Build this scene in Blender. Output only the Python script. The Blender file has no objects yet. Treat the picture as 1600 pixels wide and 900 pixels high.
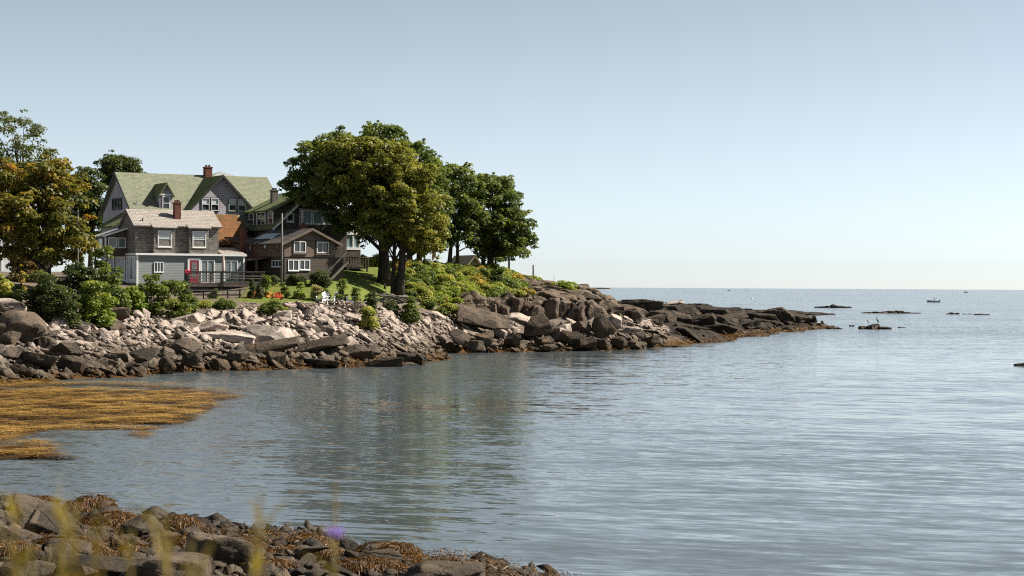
import bpy, bmesh, math, random
import numpy as np
from mathutils import Vector, Matrix

R = math.radians
SC = bpy.context.scene
COL = SC.collection

# ------------------------------------------------------------------ camera, sky, sun
F, CH = 3000.0, 6.0                    # focal length in photo pixels, eye height above the water
ROLL, YH = 0.0056, 448.2
cam_d = bpy.data.cameras.new('camera')
cam = bpy.data.objects.new('camera', cam_d)
COL.objects.link(cam)
SC.camera = cam
cam_d.sensor_width = 36.0
cam_d.lens = 36.0 * F / 1600.0
cam_d.shift_y = -(450.0 - YH) / 1600.0
cam_d.clip_start, cam_d.clip_end = 0.05, 60000
cam.location = (0, 0, CH)
cam.rotation_euler = (R(90), -ROLL, 0)
cam_d.dof.use_dof = True
cam_d.dof.focus_distance = 160
cam_d.dof.aperture_fstop = 4.5

SUN_EL, SUN_AZ = R(42), R(80)          # azimuth clockwise from +Y
sd = Vector((math.sin(SUN_AZ) * math.cos(SUN_EL), math.cos(SUN_AZ) * math.cos(SUN_EL), math.sin(SUN_EL)))
w = bpy.data.worlds.new('World')
SC.world = w
w.use_nodes = True
nt = w.node_tree
bg = nt.nodes['Background']
sky = nt.nodes.new('ShaderNodeTexSky')
sky.sky_type = 'NISHITA'
sky.sun_disc = False
sky.sun_elevation = SUN_EL
sky.sun_rotation = SUN_AZ
sky.altitude = 0
sky.air_density = 0.54
sky.dust_density = 0.2
sky.ozone_density = 1.5
hs = nt.nodes.new('ShaderNodeHueSaturation')       # muted summer air
hs.inputs['Saturation'].default_value = 0.36
hs.inputs['Hue'].default_value = 0.478
nt.links.new(sky.outputs[0], hs.inputs['Color'])
hs.inputs['Value'].default_value = 1 / 5.9
gam = nt.nodes.new('ShaderNodeGamma')
gam.inputs['Gamma'].default_value = 1.42
mul = nt.nodes.new('ShaderNodeVectorMath'); mul.operation = 'SCALE'
mul.inputs['Scale'].default_value = 5.9
nt.links.new(hs.outputs[0], gam.inputs[0])
nt.links.new(gam.outputs[0], mul.inputs[0])
nt.links.new(mul.outputs[0], bg.inputs[0])
bg.inputs[1].default_value = 0.068
sl = bpy.data.lights.new('sun', 'SUN')
sl.energy = 4.9
sl.angle = R(0.5)
sl.color = (1.0, 0.93, 0.83)
so = bpy.data.objects.new('sun', sl)
COL.objects.link(so)
so.rotation_euler = (-sd).to_track_quat('-Z', 'Y').to_euler()
so.location = (80, 60, 90)
SC.view_settings.view_transform = 'Standard'
SC.view_settings.look = 'None'
SC.view_settings.exposure = 1.0
SC.view_settings.gamma = 1.0
SC.cycles.use_denoising = False
SC.cycles.filter_width = 1.1
SC.cycles.max_bounces = 6
SC.cycles.transparent_max_bounces = 4
SC.cycles.caustics_reflective = False
SC.cycles.caustics_refractive = False

# ------------------------------------------------------------------ measuring helpers
def yhor(x): return YH + ROLL * (x - 800)
def P(x, y, D):
    """the point at distance D seen at photo position x, y"""
    u, v = (x - 800) / F, (YH - y) / F
    return Vector((D * (u - ROLL * v), D, CH + D * (v + ROLL * u)))
def W(x, y, dz=0.0):
    D = (CH - dz) * F / (y - yhor(x))
    return (D * (x - 800) / F, D, dz)
def XW(x, D): return (x - 800) / F * D
def ZW(x, y, D): return CH - (y - yhor(x)) * D / F

rng = np.random.default_rng(7)
random.seed(7)

def vnoise(p, seed=0):
    """value noise, p is (n, 2 or 3)"""
    p = np.asarray(p, float)
    if p.shape[1] == 2: p = np.column_stack([p, np.zeros(len(p))])
    i = np.floor(p).astype(np.int64); f = p - i
    f = f * f * (3 - 2 * f)
    out = np.zeros(len(p))
    for dx in (0, 1):
        for dy in (0, 1):
            for dz in (0, 1):
                h = (i[:, 0] + dx) * 374761393 + (i[:, 1] + dy) * 668265263 + (i[:, 2] + dz) * 2147483647 + seed * 974634777
                h = (h ^ (h >> 13)) * 1274126177
                h = (h ^ (h >> 16)) & 0xffffff
                wgt = (f[:, 0] if dx else 1 - f[:, 0]) * (f[:, 1] if dy else 1 - f[:, 1]) * (f[:, 2] if dz else 1 - f[:, 2])
                out += wgt * (h / float(0xffffff))
    return out * 2 - 1
def fbm(p, oct=4, seed=0, lac=2.1, gain=0.5, ridge=False):
    p = np.asarray(p, float); a, s = 1.0, 0.0
    for k in range(oct):
        n = vnoise(p * lac ** k + 17.3 * k, seed + k)
        s = s + a * ((1 - 2 * np.abs(n)) if ridge else n)
        a *= gain
    return s

class TPS:
    def __init__(self, pts, lam=0.5):
        p = np.array(pts, float); self.c = p[:, :2]; n = len(p)
        K = self.k(self.c, self.c) + lam * np.eye(n)
        Q = np.column_stack([np.ones(n), self.c])
        A = np.block([[K, Q], [Q.T, np.zeros((3, 3))]])
        s = np.linalg.solve(A, np.concatenate([p[:, 2], np.zeros(3)]))
        self.w, self.a = s[:n], s[n:]
    @staticmethod
    def k(a, b):
        d2 = ((a[:, None, :] - b[None, :, :]) ** 2).sum(-1)
        return 0.5 * d2 * np.log(d2 + 1e-9)
    def __call__(self, q):
        q = np.atleast_2d(np.asarray(q, float))
        return self.k(q, self.c) @ self.w + self.a[0] + q @ self.a[1:]

# ------------------------------------------------------------------ mesh helpers
def link(o, parent=None):
    COL.objects.link(o)
    if parent is not None: o.parent = parent
    return o
def tag(o, label=None, cat=None, group=None, kind=None):
    if label: o['label'] = label
    if cat: o['category'] = cat
    if group: o['group'] = group
    if kind: o['kind'] = kind
    return o
def empty(name, loc, rz=0.0):
    o = bpy.data.objects.new(name, None)
    o.empty_display_size = 0.3
    o.location = loc; o.rotation_euler = (0, 0, rz)
    return link(o)
def np_mesh(name, V, Fa, mat, parent=None, smooth=False, loc=None):
    me = bpy.data.meshes.new(name)
    V = np.asarray(V, np.float32); Fa = np.asarray(Fa, np.int32)
    n, k = Fa.shape
    me.vertices.add(len(V)); me.vertices.foreach_set('co', V.ravel())
    me.loops.add(n * k); me.loops.foreach_set('vertex_index', Fa.ravel())
    me.polygons.add(n)
    me.polygons.foreach_set('loop_start', np.arange(0, n * k, k, dtype=np.int32))
    me.polygons.foreach_set('loop_total', np.full(n, k, np.int32))
    if smooth: me.polygons.foreach_set('use_smooth', np.ones(n, bool))
    me.update(calc_edges=True)
    if mat: me.materials.append(mat)
    o = bpy.data.objects.new(name, me)
    if loc is not None: o.location = loc
    return link(o, parent)
def face_attr(o, name, vals):
    a = o.data.attributes.new(name, 'FLOAT', 'FACE')
    a.data.foreach_set('value', np.asarray(vals, np.float32))
def vert_attr(o, name, vals):
    a = o.data.attributes.new(name, 'FLOAT', 'POINT')
    a.data.foreach_set('value', np.asarray(vals, np.float32))

class MB:
    def __init__(s): s.v = []; s.f = []
    def add(s, V, Fa):
        b = len(s.v); s.v += [tuple(p) for p in V]; s.f += [tuple(i + b for i in f) for f in Fa]; return s
    def box(s, x0, x1, y0, y1, z0, z1, T=None):
        V = [(x0, y0, z0), (x1, y0, z0), (x1, y1, z0), (x0, y1, z0), (x0, y0, z1), (x1, y0, z1), (x1, y1, z1), (x0, y1, z1)]
        if T: V = [T(*p) for p in V]
        return s.add(V, [(0, 3, 2, 1), (4, 5, 6, 7), (0, 1, 5, 4), (1, 2, 6, 5), (2, 3, 7, 6), (3, 0, 4, 7)])
    def prism(s, poly, axis, c0, c1):
        n = len(poly)
        if axis == 'y': V = [(a, c0, b) for a, b in poly] + [(a, c1, b) for a, b in poly]
        elif axis == 'x': V = [(c0, a, b) for a, b in poly] + [(c1, a, b) for a, b in poly]
        else: V = [(a, b, c0) for a, b in poly] + [(a, b, c1) for a, b in poly]
        return s.add(V, [tuple(range(n)), tuple(range(2 * n - 1, n - 1, -1))] + [(i, (i + 1) % n, n + (i + 1) % n, n + i) for i in range(n)])
    def slab(s, q, th):
        q = [Vector(p) for p in q]
        n = (q[1] - q[0]).cross(q[-1] - q[0]).normalized()
        if n.z < 0: n = -n
        m = len(q)
        return s.add(list(q) + [p - n * th for p in q], [tuple(range(m)), tuple(range(2 * m - 1, m - 1, -1))] + [(i, (i + 1) % m, m + (i + 1) % m, m + i) for i in range(m)])
    def tube(s, pts, rad, n=8, cap=True):
        pts = [Vector(p) for p in pts]; b = len(s.v); m = len(pts)
        if not hasattr(rad, '__len__'): rad = [rad] * m
        for i, p in enumerate(pts):
            t = (pts[min(i + 1, m - 1)] - pts[max(i - 1, 0)]).normalized()
            a = t.cross(Vector((0.31, 0.95, 0.1)))
            if a.length < 1e-3: a = t.cross(Vector((1, 0, 0)))
            a.normalize(); c = t.cross(a)
            for k in range(n):
                g = 2 * math.pi * k / n
                s.v.append(tuple(p + (a * math.cos(g) + c * math.sin(g)) * rad[i]))
        for i in range(m - 1):
            for k in range(n):
                s.f.append((b + i * n + k, b + i * n + (k + 1) % n, b + (i + 1) * n + (k + 1) % n, b + (i + 1) * n + k))
        if cap:
            s.f.append(tuple(b + k for k in range(n))[::-1]); s.f.append(tuple(b + (m - 1) * n + k for k in range(n)))
        return s
    def build(s, name, mat, parent=None, smooth=False, bevel=0.0, loc=None):
        me = bpy.data.meshes.new(name)
        me.from_pydata(s.v, [], s.f)
        bm = bmesh.new(); bm.from_mesh(me)
        bmesh.ops.recalc_face_normals(bm, faces=bm.faces)
        if bevel > 0:
            bmesh.ops.bevel(bm, geom=list(bm.edges), offset=bevel, segments=1, affect='EDGES', clamp_overlap=True)
        if smooth:
            for f in bm.faces: f.smooth = True
        bm.to_mesh(me); bm.free()
        if mat: me.materials.append(mat)
        o = bpy.data.objects.new(name, me)
        if loc is not None: o.location = loc
        return link(o, parent)

# ------------------------------------------------------------------ materials
class NT:
    def __init__(s, name):
        s.m = bpy.data.materials.new(name); s.m.use_nodes = True
        s.t = s.m.node_tree; s.t.nodes.clear()
        s.out = s.n('ShaderNodeOutputMaterial')
    def n(s, t, **kw):
        x = s.t.nodes.new(t)
        for k, v in kw.items(): setattr(x, k, v)
        return x
    def l(s, a, b): s.t.links.new(a, b)
    def noise(s, vec, scale, detail=4, rough=0.55):
        x = s.n('ShaderNodeTexNoise'); x.inputs['Scale'].default_value = scale
        x.inputs['Detail'].default_value = detail; x.inputs['Roughness'].default_value = rough
        if vec is not None: s.l(vec, x.inputs['Vector'])
        return x.outputs['Fac']
    def mr(s, val, a, b, c=0.0, d=1.0):
        x = s.n('ShaderNodeMapRange'); s.l(val, x.inputs['Value'])
        for i, q in zip((1, 2, 3, 4), (a, b, c, d)): x.inputs[i].default_value = q
        return x.outputs[0]
    def math(s, op, a, b=None):
        x = s.n('ShaderNodeMath', operation=op)
        for i, q in enumerate((a, b)):
            if q is None: continue
            if isinstance(q, (int, float)): x.inputs[i].default_value = q
            else: s.l(q, x.inputs[i])
        return x.outputs[0]
    def mix(s, fac, a, b, mode='MIX'):
        x = s.n('ShaderNodeMix', data_type='RGBA', blend_type=mode)
        if isinstance(fac, (int, float)): x.inputs[0].default_value = fac
        else: s.l(fac, x.inputs[0])
        for i, q in ((6, a), (7, b)):
            if isinstance(q, tuple): x.inputs[i].default_value = (*q, 1)
            else: s.l(q, x.inputs[i])
        return x.outputs[2]
    def bump(s, h, dist, strength=1.0, normal=None):
        x = s.n('ShaderNodeBump'); x.inputs['Distance'].default_value = dist
        x.inputs['Strength'].default_value = strength
        s.l(h, x.inputs['Height'])
        if normal is not None: s.l(normal, x.inputs['Normal'])
        return x.outputs[0]
    def pbr(s, col, rough=0.8, normal=None, spec=0.3, metal=0.0):
        b = s.n('ShaderNodeBsdfPrincipled')
        if isinstance(col, tuple): b.inputs['Base Color'].default_value = (*col, 1)
        else: s.l(col, b.inputs['Base Color'])
        if isinstance(rough, (int, float)): b.inputs['Roughness'].default_value = rough
        else: s.l(rough, b.inputs['Roughness'])
        b.inputs['Specular IOR Level'].default_value = spec
        b.inputs['Metallic'].default_value = metal
        if normal is not None: s.l(normal, b.inputs['Normal'])
        s.l(b.outputs[0], s.out.inputs[0])
        return s.m
    def pos(s): return s.n('ShaderNodeNewGeometry').outputs['Position']
    def obj(s): return s.n('ShaderNodeTexCoord').outputs['Object']
    def sep(s, v):
        x = s.n('ShaderNodeSeparateXYZ'); s.l(v, x.inputs[0]); return x.outputs
    def comb(s, x, y, z=0.0):
        c = s.n('ShaderNodeCombineXYZ')
        for i, q in enumerate((x, y, z)):
            if isinstance(q, (int, float)): c.inputs[i].default_value = q
            else: s.l(q, c.inputs[i])
        return c.outputs[0]
    def mapv(s, v, scale=(1, 1, 1), rot=(0, 0, 0)):
        x = s.n('ShaderNodeMapping'); s.l(v, x.inputs[0])
        x.inputs['Scale'].default_value = scale; x.inputs['Rotation'].default_value = rot
        return x.outputs[0]

def plain(name, c, rough=0.7, var=0.25, scale=6.0, spec=0.3, metal=0.0):
    t = NT(name); p = t.obj()
    n = t.noise(p, scale, 5)
    c0 = tuple(max(0, q * (1 - var)) for q in c); c1 = tuple(min(1, q * (1 + var)) for q in c)
    return t.pbr(t.mix(t.mr(n, .3, .7), c0, c1), rough, t.bump(n, .01, .4), spec, metal)

def rock_material(name, pale, mid, dark, wet, z_mid=(1.1, 2.4), z_wet=(0.15, 0.75), tint=0.35, crack=.5, near=False):
    t = NT(name); p = t.pos(); z = t.sep(p)[2]
    big = t.noise(p, 0.35, 3); med = t.noise(p, 1.7, 6, .62); fine = t.noise(p, 9.0 if not near else 16.0, 6, .68)
    vor = t.n('ShaderNodeTexVoronoi'); vor.inputs['Scale'].default_value = 0.9; t.l(p, vor.inputs['Vector'])
    oi = t.n('ShaderNodeObjectInfo')
    rnd = t.math('FRACT', t.math('ADD', oi.outputs['Random'], t.sep(vor.outputs['Color'])[0]))
    zz = t.math('ADD', z, t.mr(big, .2, .8, -.7, .7))
    col = t.mix(t.mr(zz, z_mid[0], z_mid[1]), mid, pale)
    col = t.mix(t.mr(rnd, .45, .9, 0, .9), col, dark)
    col = t.mix(t.mr(med, .48, .72, 0, .7), col, mid)
    lich = t.mr(fine, .56, .72, 0, .45)
    col = t.mix(lich, col, tuple(min(.75, q * 1.35) for q in pale))
    col = t.mix(t.mr(fine, .32, .46, .55, 0), col, tuple(q * .55 for q in dark))
    rust = t.mr(t.noise(p, .8, 4), .6, .75, 0, tint)
    col = t.mix(rust, col, (.26, .16, .075))
    col = t.mix(t.mr(t.math('ADD', z, t.mr(med, .3, .7, -.25, .25)), z_wet[0], z_wet[1], 1, 0), col, wet)
    cr = t.n('ShaderNodeTexVoronoi', feature='DISTANCE_TO_EDGE'); cr.inputs['Scale'].default_value = crack
    wob = t.n('ShaderNodeTexNoise'); wob.inputs['Scale'].default_value = crack * 1.2; wob.inputs['Detail'].default_value = 4; t.l(p, wob.inputs['Vector'])
    t.l(t.mix(.6, t.mapv(p, (1, 1, 1.7), (.25, .2, .3)), wob.outputs['Color'], 'ADD'), cr.inputs['Vector'])
    line = t.mr(cr.outputs['Distance'], .0, .035, 1, 0)
    col = t.mix(t.math('MULTIPLY', line, .32), col, (.02, .018, .015))
    h = t.math('ADD', t.math('MULTIPLY', med, .8), t.math('MULTIPLY', fine, .35))
    h = t.math('SUBTRACT', h, t.math('MULTIPLY', line, .22))
    nrm = t.bump(h, .22 if not near else .1, .9)
    rough = t.mr(z, .1, .9, .35, .88)
    return t.pbr(col, rough, nrm, .12)

PALE = (.44, .36, .305); MIDR = (.13, .103, .075); DARKR = (.05, .044, .034); WETR = (.05, .03, .013)
M = {}
M['rock'] = rock_material('beach_rock', PALE, MIDR, DARKR, WETR)
M['ledge'] = rock_material('ledge_rock', (.165, .125, .09), (.085, .066, .049), (.035, .03, .024), WETR, z_mid=(1.5, 5.5), z_wet=(.3, 1.0), tint=.5)
M['reef'] = rock_material('reef_rock', (.085, .066, .048), (.042, .034, .026), (.02, .018, .015), (.055, .031, .012), z_mid=(1.2, 2.8), z_wet=(.1, .5), tint=.3, crack=.45)
M['near_rock'] = rock_material('near_rock', (.135, .105, .075), (.05, .040, .029), (.018, .016, .013), (.045, .033, .018), z_mid=(.3, 1.4), z_wet=(-.1, .25), tint=.5, near=True, crack=1.0)
M['pale_rock'] = rock_material('pale_rock', (.50, .41, .345), (.34, .275, .225), (.15, .13, .115), WETR, z_mid=(.6, 1.8))

def terrain_material():
    t = NT('shore_ground'); p = t.pos(); z = t.sep(p)[2]
    n1 = t.noise(p, .6, 5); n2 = t.noise(p, 4.0, 6, .65)
    dirt = t.mix(t.mr(n2, .35, .65), (.10, .08, .062), (.20, .16, .13))
    dirt = t.mix(t.mr(n1, .5, .7), dirt, (.06, .05, .04))
    dirt = t.mix(t.mr(t.math('ADD', z, t.mr(n2, .3, .7, -.3, .3)), .3, 1.0, 1, 0), dirt, (.075, .04, .014))
    g = t.mix(t.mr(n2, .35, .65), (.075, .11, .022), (.16, .185, .04))
    g = t.mix(t.mr(n1, .55, .75, 0, .6), g, (.22, .19, .05))
    at = t.n('ShaderNodeAttribute', attribute_name='grass')
    f = t.math('ADD', at.outputs['Fac'], t.mr(n2, .3, .7, -.3, .3))
    col = t.mix(t.mr(f, .4, .6), dirt, g)
    return t.pbr(col, .95, t.bump(n2, .12, .8), .1)
M['terrain'] = terrain_material()

def leaf_material(name, c0, c1, c2, trans=0.44):
    t = NT(name)
    at = t.n('ShaderNodeAttribute', attribute_name='tint')
    r = t.n('ShaderNodeValToRGB'); e = r.color_ramp.elements
    e[0].color = (*c0, 1); e[0].position = 0.0
    e[1].color = (*c2, 1); e[1].position = 1.0
    m = e.new(.55); m.color = (*c1, 1)
    t.l(at.outputs['Fac'], r.inputs[0])
    d = t.n('ShaderNodeBsdfPrincipled'); d.inputs['Roughness'].default_value = .5
    d.inputs['Specular IOR Level'].default_value = .35
    t.l(r.outputs[0], d.inputs['Base Color'])
    tr = t.n('ShaderNodeBsdfTranslucent')
    t.l(t.mix(1.0, r.outputs[0], (1.5, 1.5, .7), 'MULTIPLY'), tr.inputs[0])
    mx = t.n('ShaderNodeMixShader'); mx.inputs[0].default_value = trans
    t.l(d.outputs[0], mx.inputs[1]); t.l(tr.outputs[0], mx.inputs[2]); t.l(mx.outputs[0], t.out.inputs[0])
    return t.m
M['leaf_green'] = leaf_material('maple_leaf', (0.052, 0.078, 0.024), (0.125, 0.16, 0.038), (0.28, 0.29, 0.07))
M['leaf_olive'] = leaf_material('olive_leaf', (0.082, 0.095, 0.025), (0.205, 0.205, 0.042), (0.38, 0.32, 0.065))
M['leaf_autumn'] = leaf_material('autumn_leaf', (0.065, 0.085, 0.018), (0.185, 0.165, 0.03), (0.38, 0.19, 0.036))
M['leaf_dull'] = leaf_material('dull_leaf', (0.0495, 0.066, 0.0264), (0.107, 0.124, 0.0413), (0.214, 0.198, 0.066))
M['leaf_bush'] = leaf_material('bush_leaf', (0.05, 0.078, 0.018), (0.13, 0.17, 0.034), (0.28, 0.29, 0.066))
M['leaf_lime'] = leaf_material('lime_leaf', (0.10, 0.15, 0.02), (0.22, 0.28, 0.042), (0.38, 0.38, 0.08))
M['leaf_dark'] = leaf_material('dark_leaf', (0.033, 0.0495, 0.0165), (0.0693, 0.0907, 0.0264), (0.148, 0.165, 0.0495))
M['leaf_mound'] = leaf_material('mound_leaf', (0.116, 0.148, 0.033), (0.281, 0.314, 0.066), (0.495, 0.412, 0.116))
M['leaf_gold'] = leaf_material('gold_leaf', (0.165, 0.148, 0.033), (0.396, 0.297, 0.0495), (0.561, 0.363, 0.0825))
M['leaf_brown'] = leaf_material('brown_leaf', (0.0825, 0.066, 0.033), (0.198, 0.14, 0.0578), (0.33, 0.198, 0.0825))
M['leaf_cream'] = leaf_material('cream_leaf', (0.132, 0.148, 0.0495), (0.495, 0.412, 0.198), (0.6, 0.6, 0.495))
M['dry_grass'] = leaf_material('dry_grass', (.12, .085, .018), (.24, .165, .035), (.26, .21, .05), .4)
M['weed_gold'] = leaf_material('floating_weed', (.05, .024, .006), (.225, .118, .02), (.47, .285, .065), .15)
M['weed_brown'] = leaf_material('rockweed', (.035, .017, .005), (.12, .055, .012), (.25, .13, .03), .2)

def bark(name, c):
    t = NT(name); p = t.obj()
    n = t.noise(t.mapv(p, (5, 5, .9)), 2.0, 6, .65)
    return t.pbr(t.mix(t.mr(n, .35, .65), tuple(q * .5 for q in c), tuple(q * 1.4 for q in c)), .9, t.bump(n, .05, .8), .1)
M['bark'] = bark('bark', (.052, .041, .033))
M['driftwood'] = bark('driftwood', (.27, .24, .21))

def siding(name, c, pitch=.14, var=.15, axis='z'):
    t = NT(name); o = t.obj(); x, y, z = t.sep(o)
    saw = t.math('FRACT', t.math('DIVIDE', z, pitch))
    n = t.noise(t.mapv(o, (.6, .6, 7)), 1.6, 5); n2 = t.noise(o, .7, 4)
    col = t.mix(t.mr(n, .3, .7), tuple(q * (1 - var) for q in c), tuple(q * (1 + var) for q in c))
    col = t.mix(t.mr(n2, .5, .8, 0, .35), col, tuple(q * .6 for q in c))
    col = t.mix(t.mr(saw, .0, .16, .6, 0), col, tuple(q * .45 for q in c))
    return t.pbr(col, .75, t.bump(t.math('SUBTRACT', 1.0, saw), .03, .9), .2)
def shingle(name, c, c2, axis='wall', w=.30, h=.22, moss=None, mossamt=.5, var=.5):
    t = NT(name); o = t.obj(); x, y, z = t.sep(o)
    if axis == 'wall': v = t.comb(t.math('ADD', x, y), z)
    elif axis == 'rx': v = t.comb(x, t.math('MULTIPLY', z, 1.6))
    else: v = t.comb(y, t.math('MULTIPLY', z, 1.6))
    b = t.n('ShaderNodeTexBrick'); t.l(v, b.inputs['Vector'])
    b.inputs['Scale'].default_value = 1.0; b.inputs['Brick Width'].default_value = w; b.inputs['Row Height'].default_value = h
    b.inputs['Mortar Size'].default_value = .018; b.inputs['Mortar Smooth'].default_value = .4
    b.inputs['Color1'].default_value = (*c, 1); b.inputs['Color2'].default_value = (*c2, 1)
    b.inputs['Mortar'].default_value = (*tuple(q * .4 for q in c), 1); b.inputs['Bias'].default_value = 0
    n = t.noise(o, 1.1, 6, .65); n2 = t.noise(o, 7.0, 4, .7)
    col = t.mix(t.mr(n, .42, .68, 0, var), b.outputs['Color'], tuple(q * .55 for q in c))
    col = t.mix(t.mr(n2, .5, .7, 0, .45), col, tuple(min(1, q * 1.6) for q in c2))
    if moss: col = t.mix(t.mr(n, .35, .6, mossamt, 0), col, moss)
    return t.pbr(col, .9, t.bump(b.outputs['Fac'], .03, -.8), .12)

M['grey_siding'] = siding('grey_clapboard', (.21, .23, .225))
M['grey_shingle'] = shingle('weathered_shingle', (.15, .135, .12), (.27, .245, .215))
M['violet_siding'] = siding('violet_grey_shingle_courses', (.34, .32, .335), pitch=.2, var=.22)
M['dark_shingle'] = shingle('dark_shingle', (.085, .07, .058), (.125, .105, .085))
M['shaded_brown_siding'] = siding('shaded_brown_board', (.125, .094, .074), pitch=.5, var=.1)  # darkened: the shade of the maples is put into the board colour
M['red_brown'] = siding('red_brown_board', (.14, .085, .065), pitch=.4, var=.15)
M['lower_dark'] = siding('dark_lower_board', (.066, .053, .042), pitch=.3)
M['white_siding'] = siding('white_clapboard', (.66, .69, .71), var=.06)
M['roof_green'] = shingle('green_roof', (.165, .172, .125), (.25, .255, .185), 'rx', .4, .22, (.14, .155, .085), .5, .35)
M['roof_green_y'] = shingle('green_roof_side', (.12, .14, .075), (.18, .20, .10), 'ry', .4, .22, (.13, .15, .05), .7, .3)
M['roof_pink'] = shingle('pink_grey_roof', (.265, .235, .208), (.335, .298, .262), 'rx', .5, .22, None, 0, .2)
M['roof_rust'] = shingle('rust_roof', (.20, .085, .033), (.27, .13, .052), 'rx', .4, .22, (.07, .055, .03), .9, .7)
M['roof_dark'] = shingle('dark_roof', (.075, .068, .06), (.12, .108, .095), 'ry', .4, .22, None, 0, .4)
M['roof_grey'] = shingle('pale_grey_roof', (.28, .28, .27), (.33, .33, .32), 'rx', .4, .22, None, 0, .3)
M['roof_tan'] = shingle('tan_roof', (.26, .21, .15), (.34, .28, .2), 'ry', .4, .22, None, 0, .3)
M['stone_mix'] = shingle('stone_gable', (.25, .19, .12), (.12, .10, .075), 'wall', .6, .4, None, 0, .6)
M['white'] = plain('white_paint', (.74, .74, .72), .5, .06)
M['dark_trim'] = plain('dark_trim', (.035, .04, .036), .6, .2)
M['green_trim'] = plain('green_trim', (.05, .075, .05), .6, .2)
M['red'] = plain('red_paint', (.27, .022, .034), .45, .12)
M['red_chair'] = plain('red_plastic', (.62, .05, .03), .4, .1)
M['orange_chair'] = plain('orange_plastic', (.68, .16, .025), .4, .1)
M['amber_chair'] = plain('amber_plastic', (.62, .28, .04), .4, .1)
M['brick'] = shingle('red_brick', (.16, .065, .05), (.21, .09, .066), 'wall', .22, .08)
M['grey_brick'] = shingle('grey_brick', (.16, .14, .12), (.2, .18, .16), 'wall', .22, .08)
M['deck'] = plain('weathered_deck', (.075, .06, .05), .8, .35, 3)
M['deck_lit'] = plain('sunlit_rail', (.12, .10, .082), .8, .35, 3)  # lit copy of the deck wood, sun put into the paler colour
M['fence_grey'] = plain('grey_board', (.26, .27, .26), .8, .25, 3)
M['pole'] = plain('pole_wood', (.17, .158, .145), .85, .3, 3)
M['pole_dark'] = plain('pole_dark_wood', (.085, .075, .065), .85, .3, 3)
M['metal'] = plain('grey_metal', (.38, .39, .40), .4, .1, 6, .5, .6)
M['cloth'] = plain('pale_canvas', (.62, .47, .42), .9, .12)
M['curtain'] = plain('white_curtain', (.55, .58, .60), .9, .1, 9)
M['bird'] = plain('dark_feather', (.03, .028, .026), .6, .3)
M['hull'] = plain('boat_white', (.78, .79, .79), .3, .05)
M['hull_dark'] = plain('boat_dark', (.10, .115, .13), .4, .1)
M['leafstem'] = plain('green_stem', (.22, .165, .045), .7, .3)
M['flower'] = plain('violet_petal', (.34, .22, .62), .6, .2)
M['red_flower'] = plain('red_petal', (.55, .03, .06), .6, .2)
def glass(name, c, rough=.06):
    t = NT(name); n = t.noise(t.obj(), 1.5, 3)
    return t.pbr(t.mix(n, c, tuple(q * .5 for q in c)), rough, None, .4)
M['glass'] = glass('window_glass', (.05, .06, .065))
M['glass_pale'] = glass('pale_window_glass', (.20, .245, .25))
M['glass_sea'] = glass('sea_window_glass', (.30, .42, .42))
M['skylight'] = glass('skylight_glass', (.16, .22, .24), .15)

# ------------------------------------------------------------------ water
def water_material():
    # facet slopes come straight from noise fields, so that far waves keep their steepness
    t = NT('sea_water'); p = t.pos()
    pr = t.mapv(p, (1, 1, 1), (0, 0, R(16)))
    def field(sx, sy, detail, seed):
        x = t.n('ShaderNodeTexNoise'); x.inputs['Scale'].default_value = 1.0; x.inputs['Detail'].default_value = detail; x.inputs['Roughness'].default_value = .55
        mp = t.n('ShaderNodeMapping'); t.l(pr, mp.inputs[0]); mp.inputs['Scale'].default_value = (sx, sy, 1); mp.inputs['Location'].default_value = (seed, seed * 1.7, 0)
        t.l(mp.outputs[0], x.inputs['Vector'])
        c_ = t.sep(x.outputs['Color']); return t.math('SUBTRACT', c_[0], .5), t.math('SUBTRACT', c_[1], .5)
    patch = t.noise(t.mapv(p, (.012, .022, 1)), 1.0, 3, .6)
    px3 = t.sep(p)
    # wind ruffles the inner cove, the strip under the beach and the open sea; a slick lies between
    gusty = t.math('MAXIMUM', t.mr(px3[0], -6, -13), t.math('MULTIPLY', t.mr(px3[0], 5, -2), t.mr(px3[1], 98, 120)))
    gusty = t.math('MAXIMUM', gusty, t.mr(px3[1], 140, 280))
    amt = t.math('ADD', t.mr(patch, .38, .62, .25, .85), t.math('MULTIPLY', gusty, 1.35))
    sx, sy = None, None
    for (fx, fy, ax, ay, sd_, gust) in WAVES:
        u, v = field(fx, fy, 3, sd_)
        u = t.math('MULTIPLY', u, ax); v = t.math('MULTIPLY', v, ay)
        if gust: u = t.math('MULTIPLY', u, amt); v = t.math('MULTIPLY', v, amt)
        sx = u if sx is None else t.math('ADD', sx, u); sy = v if sy is None else t.math('ADD', sy, v)
    sy = t.math('SUBTRACT', sy, t.math('ADD', t.math('MULTIPLY', amt, .03), -.004))   # wavelets run in to the near shore: their fronts are the steeper side
    vec = t.n('ShaderNodeVectorMath', operation='NORMALIZE'); t.l(t.comb(sx, sy, 1.0), vec.inputs[0])
    deep = t.mix(t.mr(patch, .3, .7), (.066, .084, .092), (.085, .105, .113))
    m = t.pbr(deep, .05, vec.outputs[0], .5)
    t.t.nodes['Principled BSDF'].inputs['IOR'].default_value = 1.33
    return m
WAVES = ((.04, .20, .02, .06, 1.0, False), (.55, 2.0, .09, .20, 5.0, False), (2.0, 6.5, .15, .25, 9.0, True), (.16, .62, .03, .09, 21.0, False))
M['water'] = water_material()
s = 30000
sea = np_mesh('sea', [(-s, -2000, 0), (s, -2000, 0), (s, 2 * s, 0), (-s, 2 * s, 0)], [(0, 1, 2, 3)], M['water'])
tag(sea, 'calm blue grey sea rippled by a light wind', 'sea', kind='structure')

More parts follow.
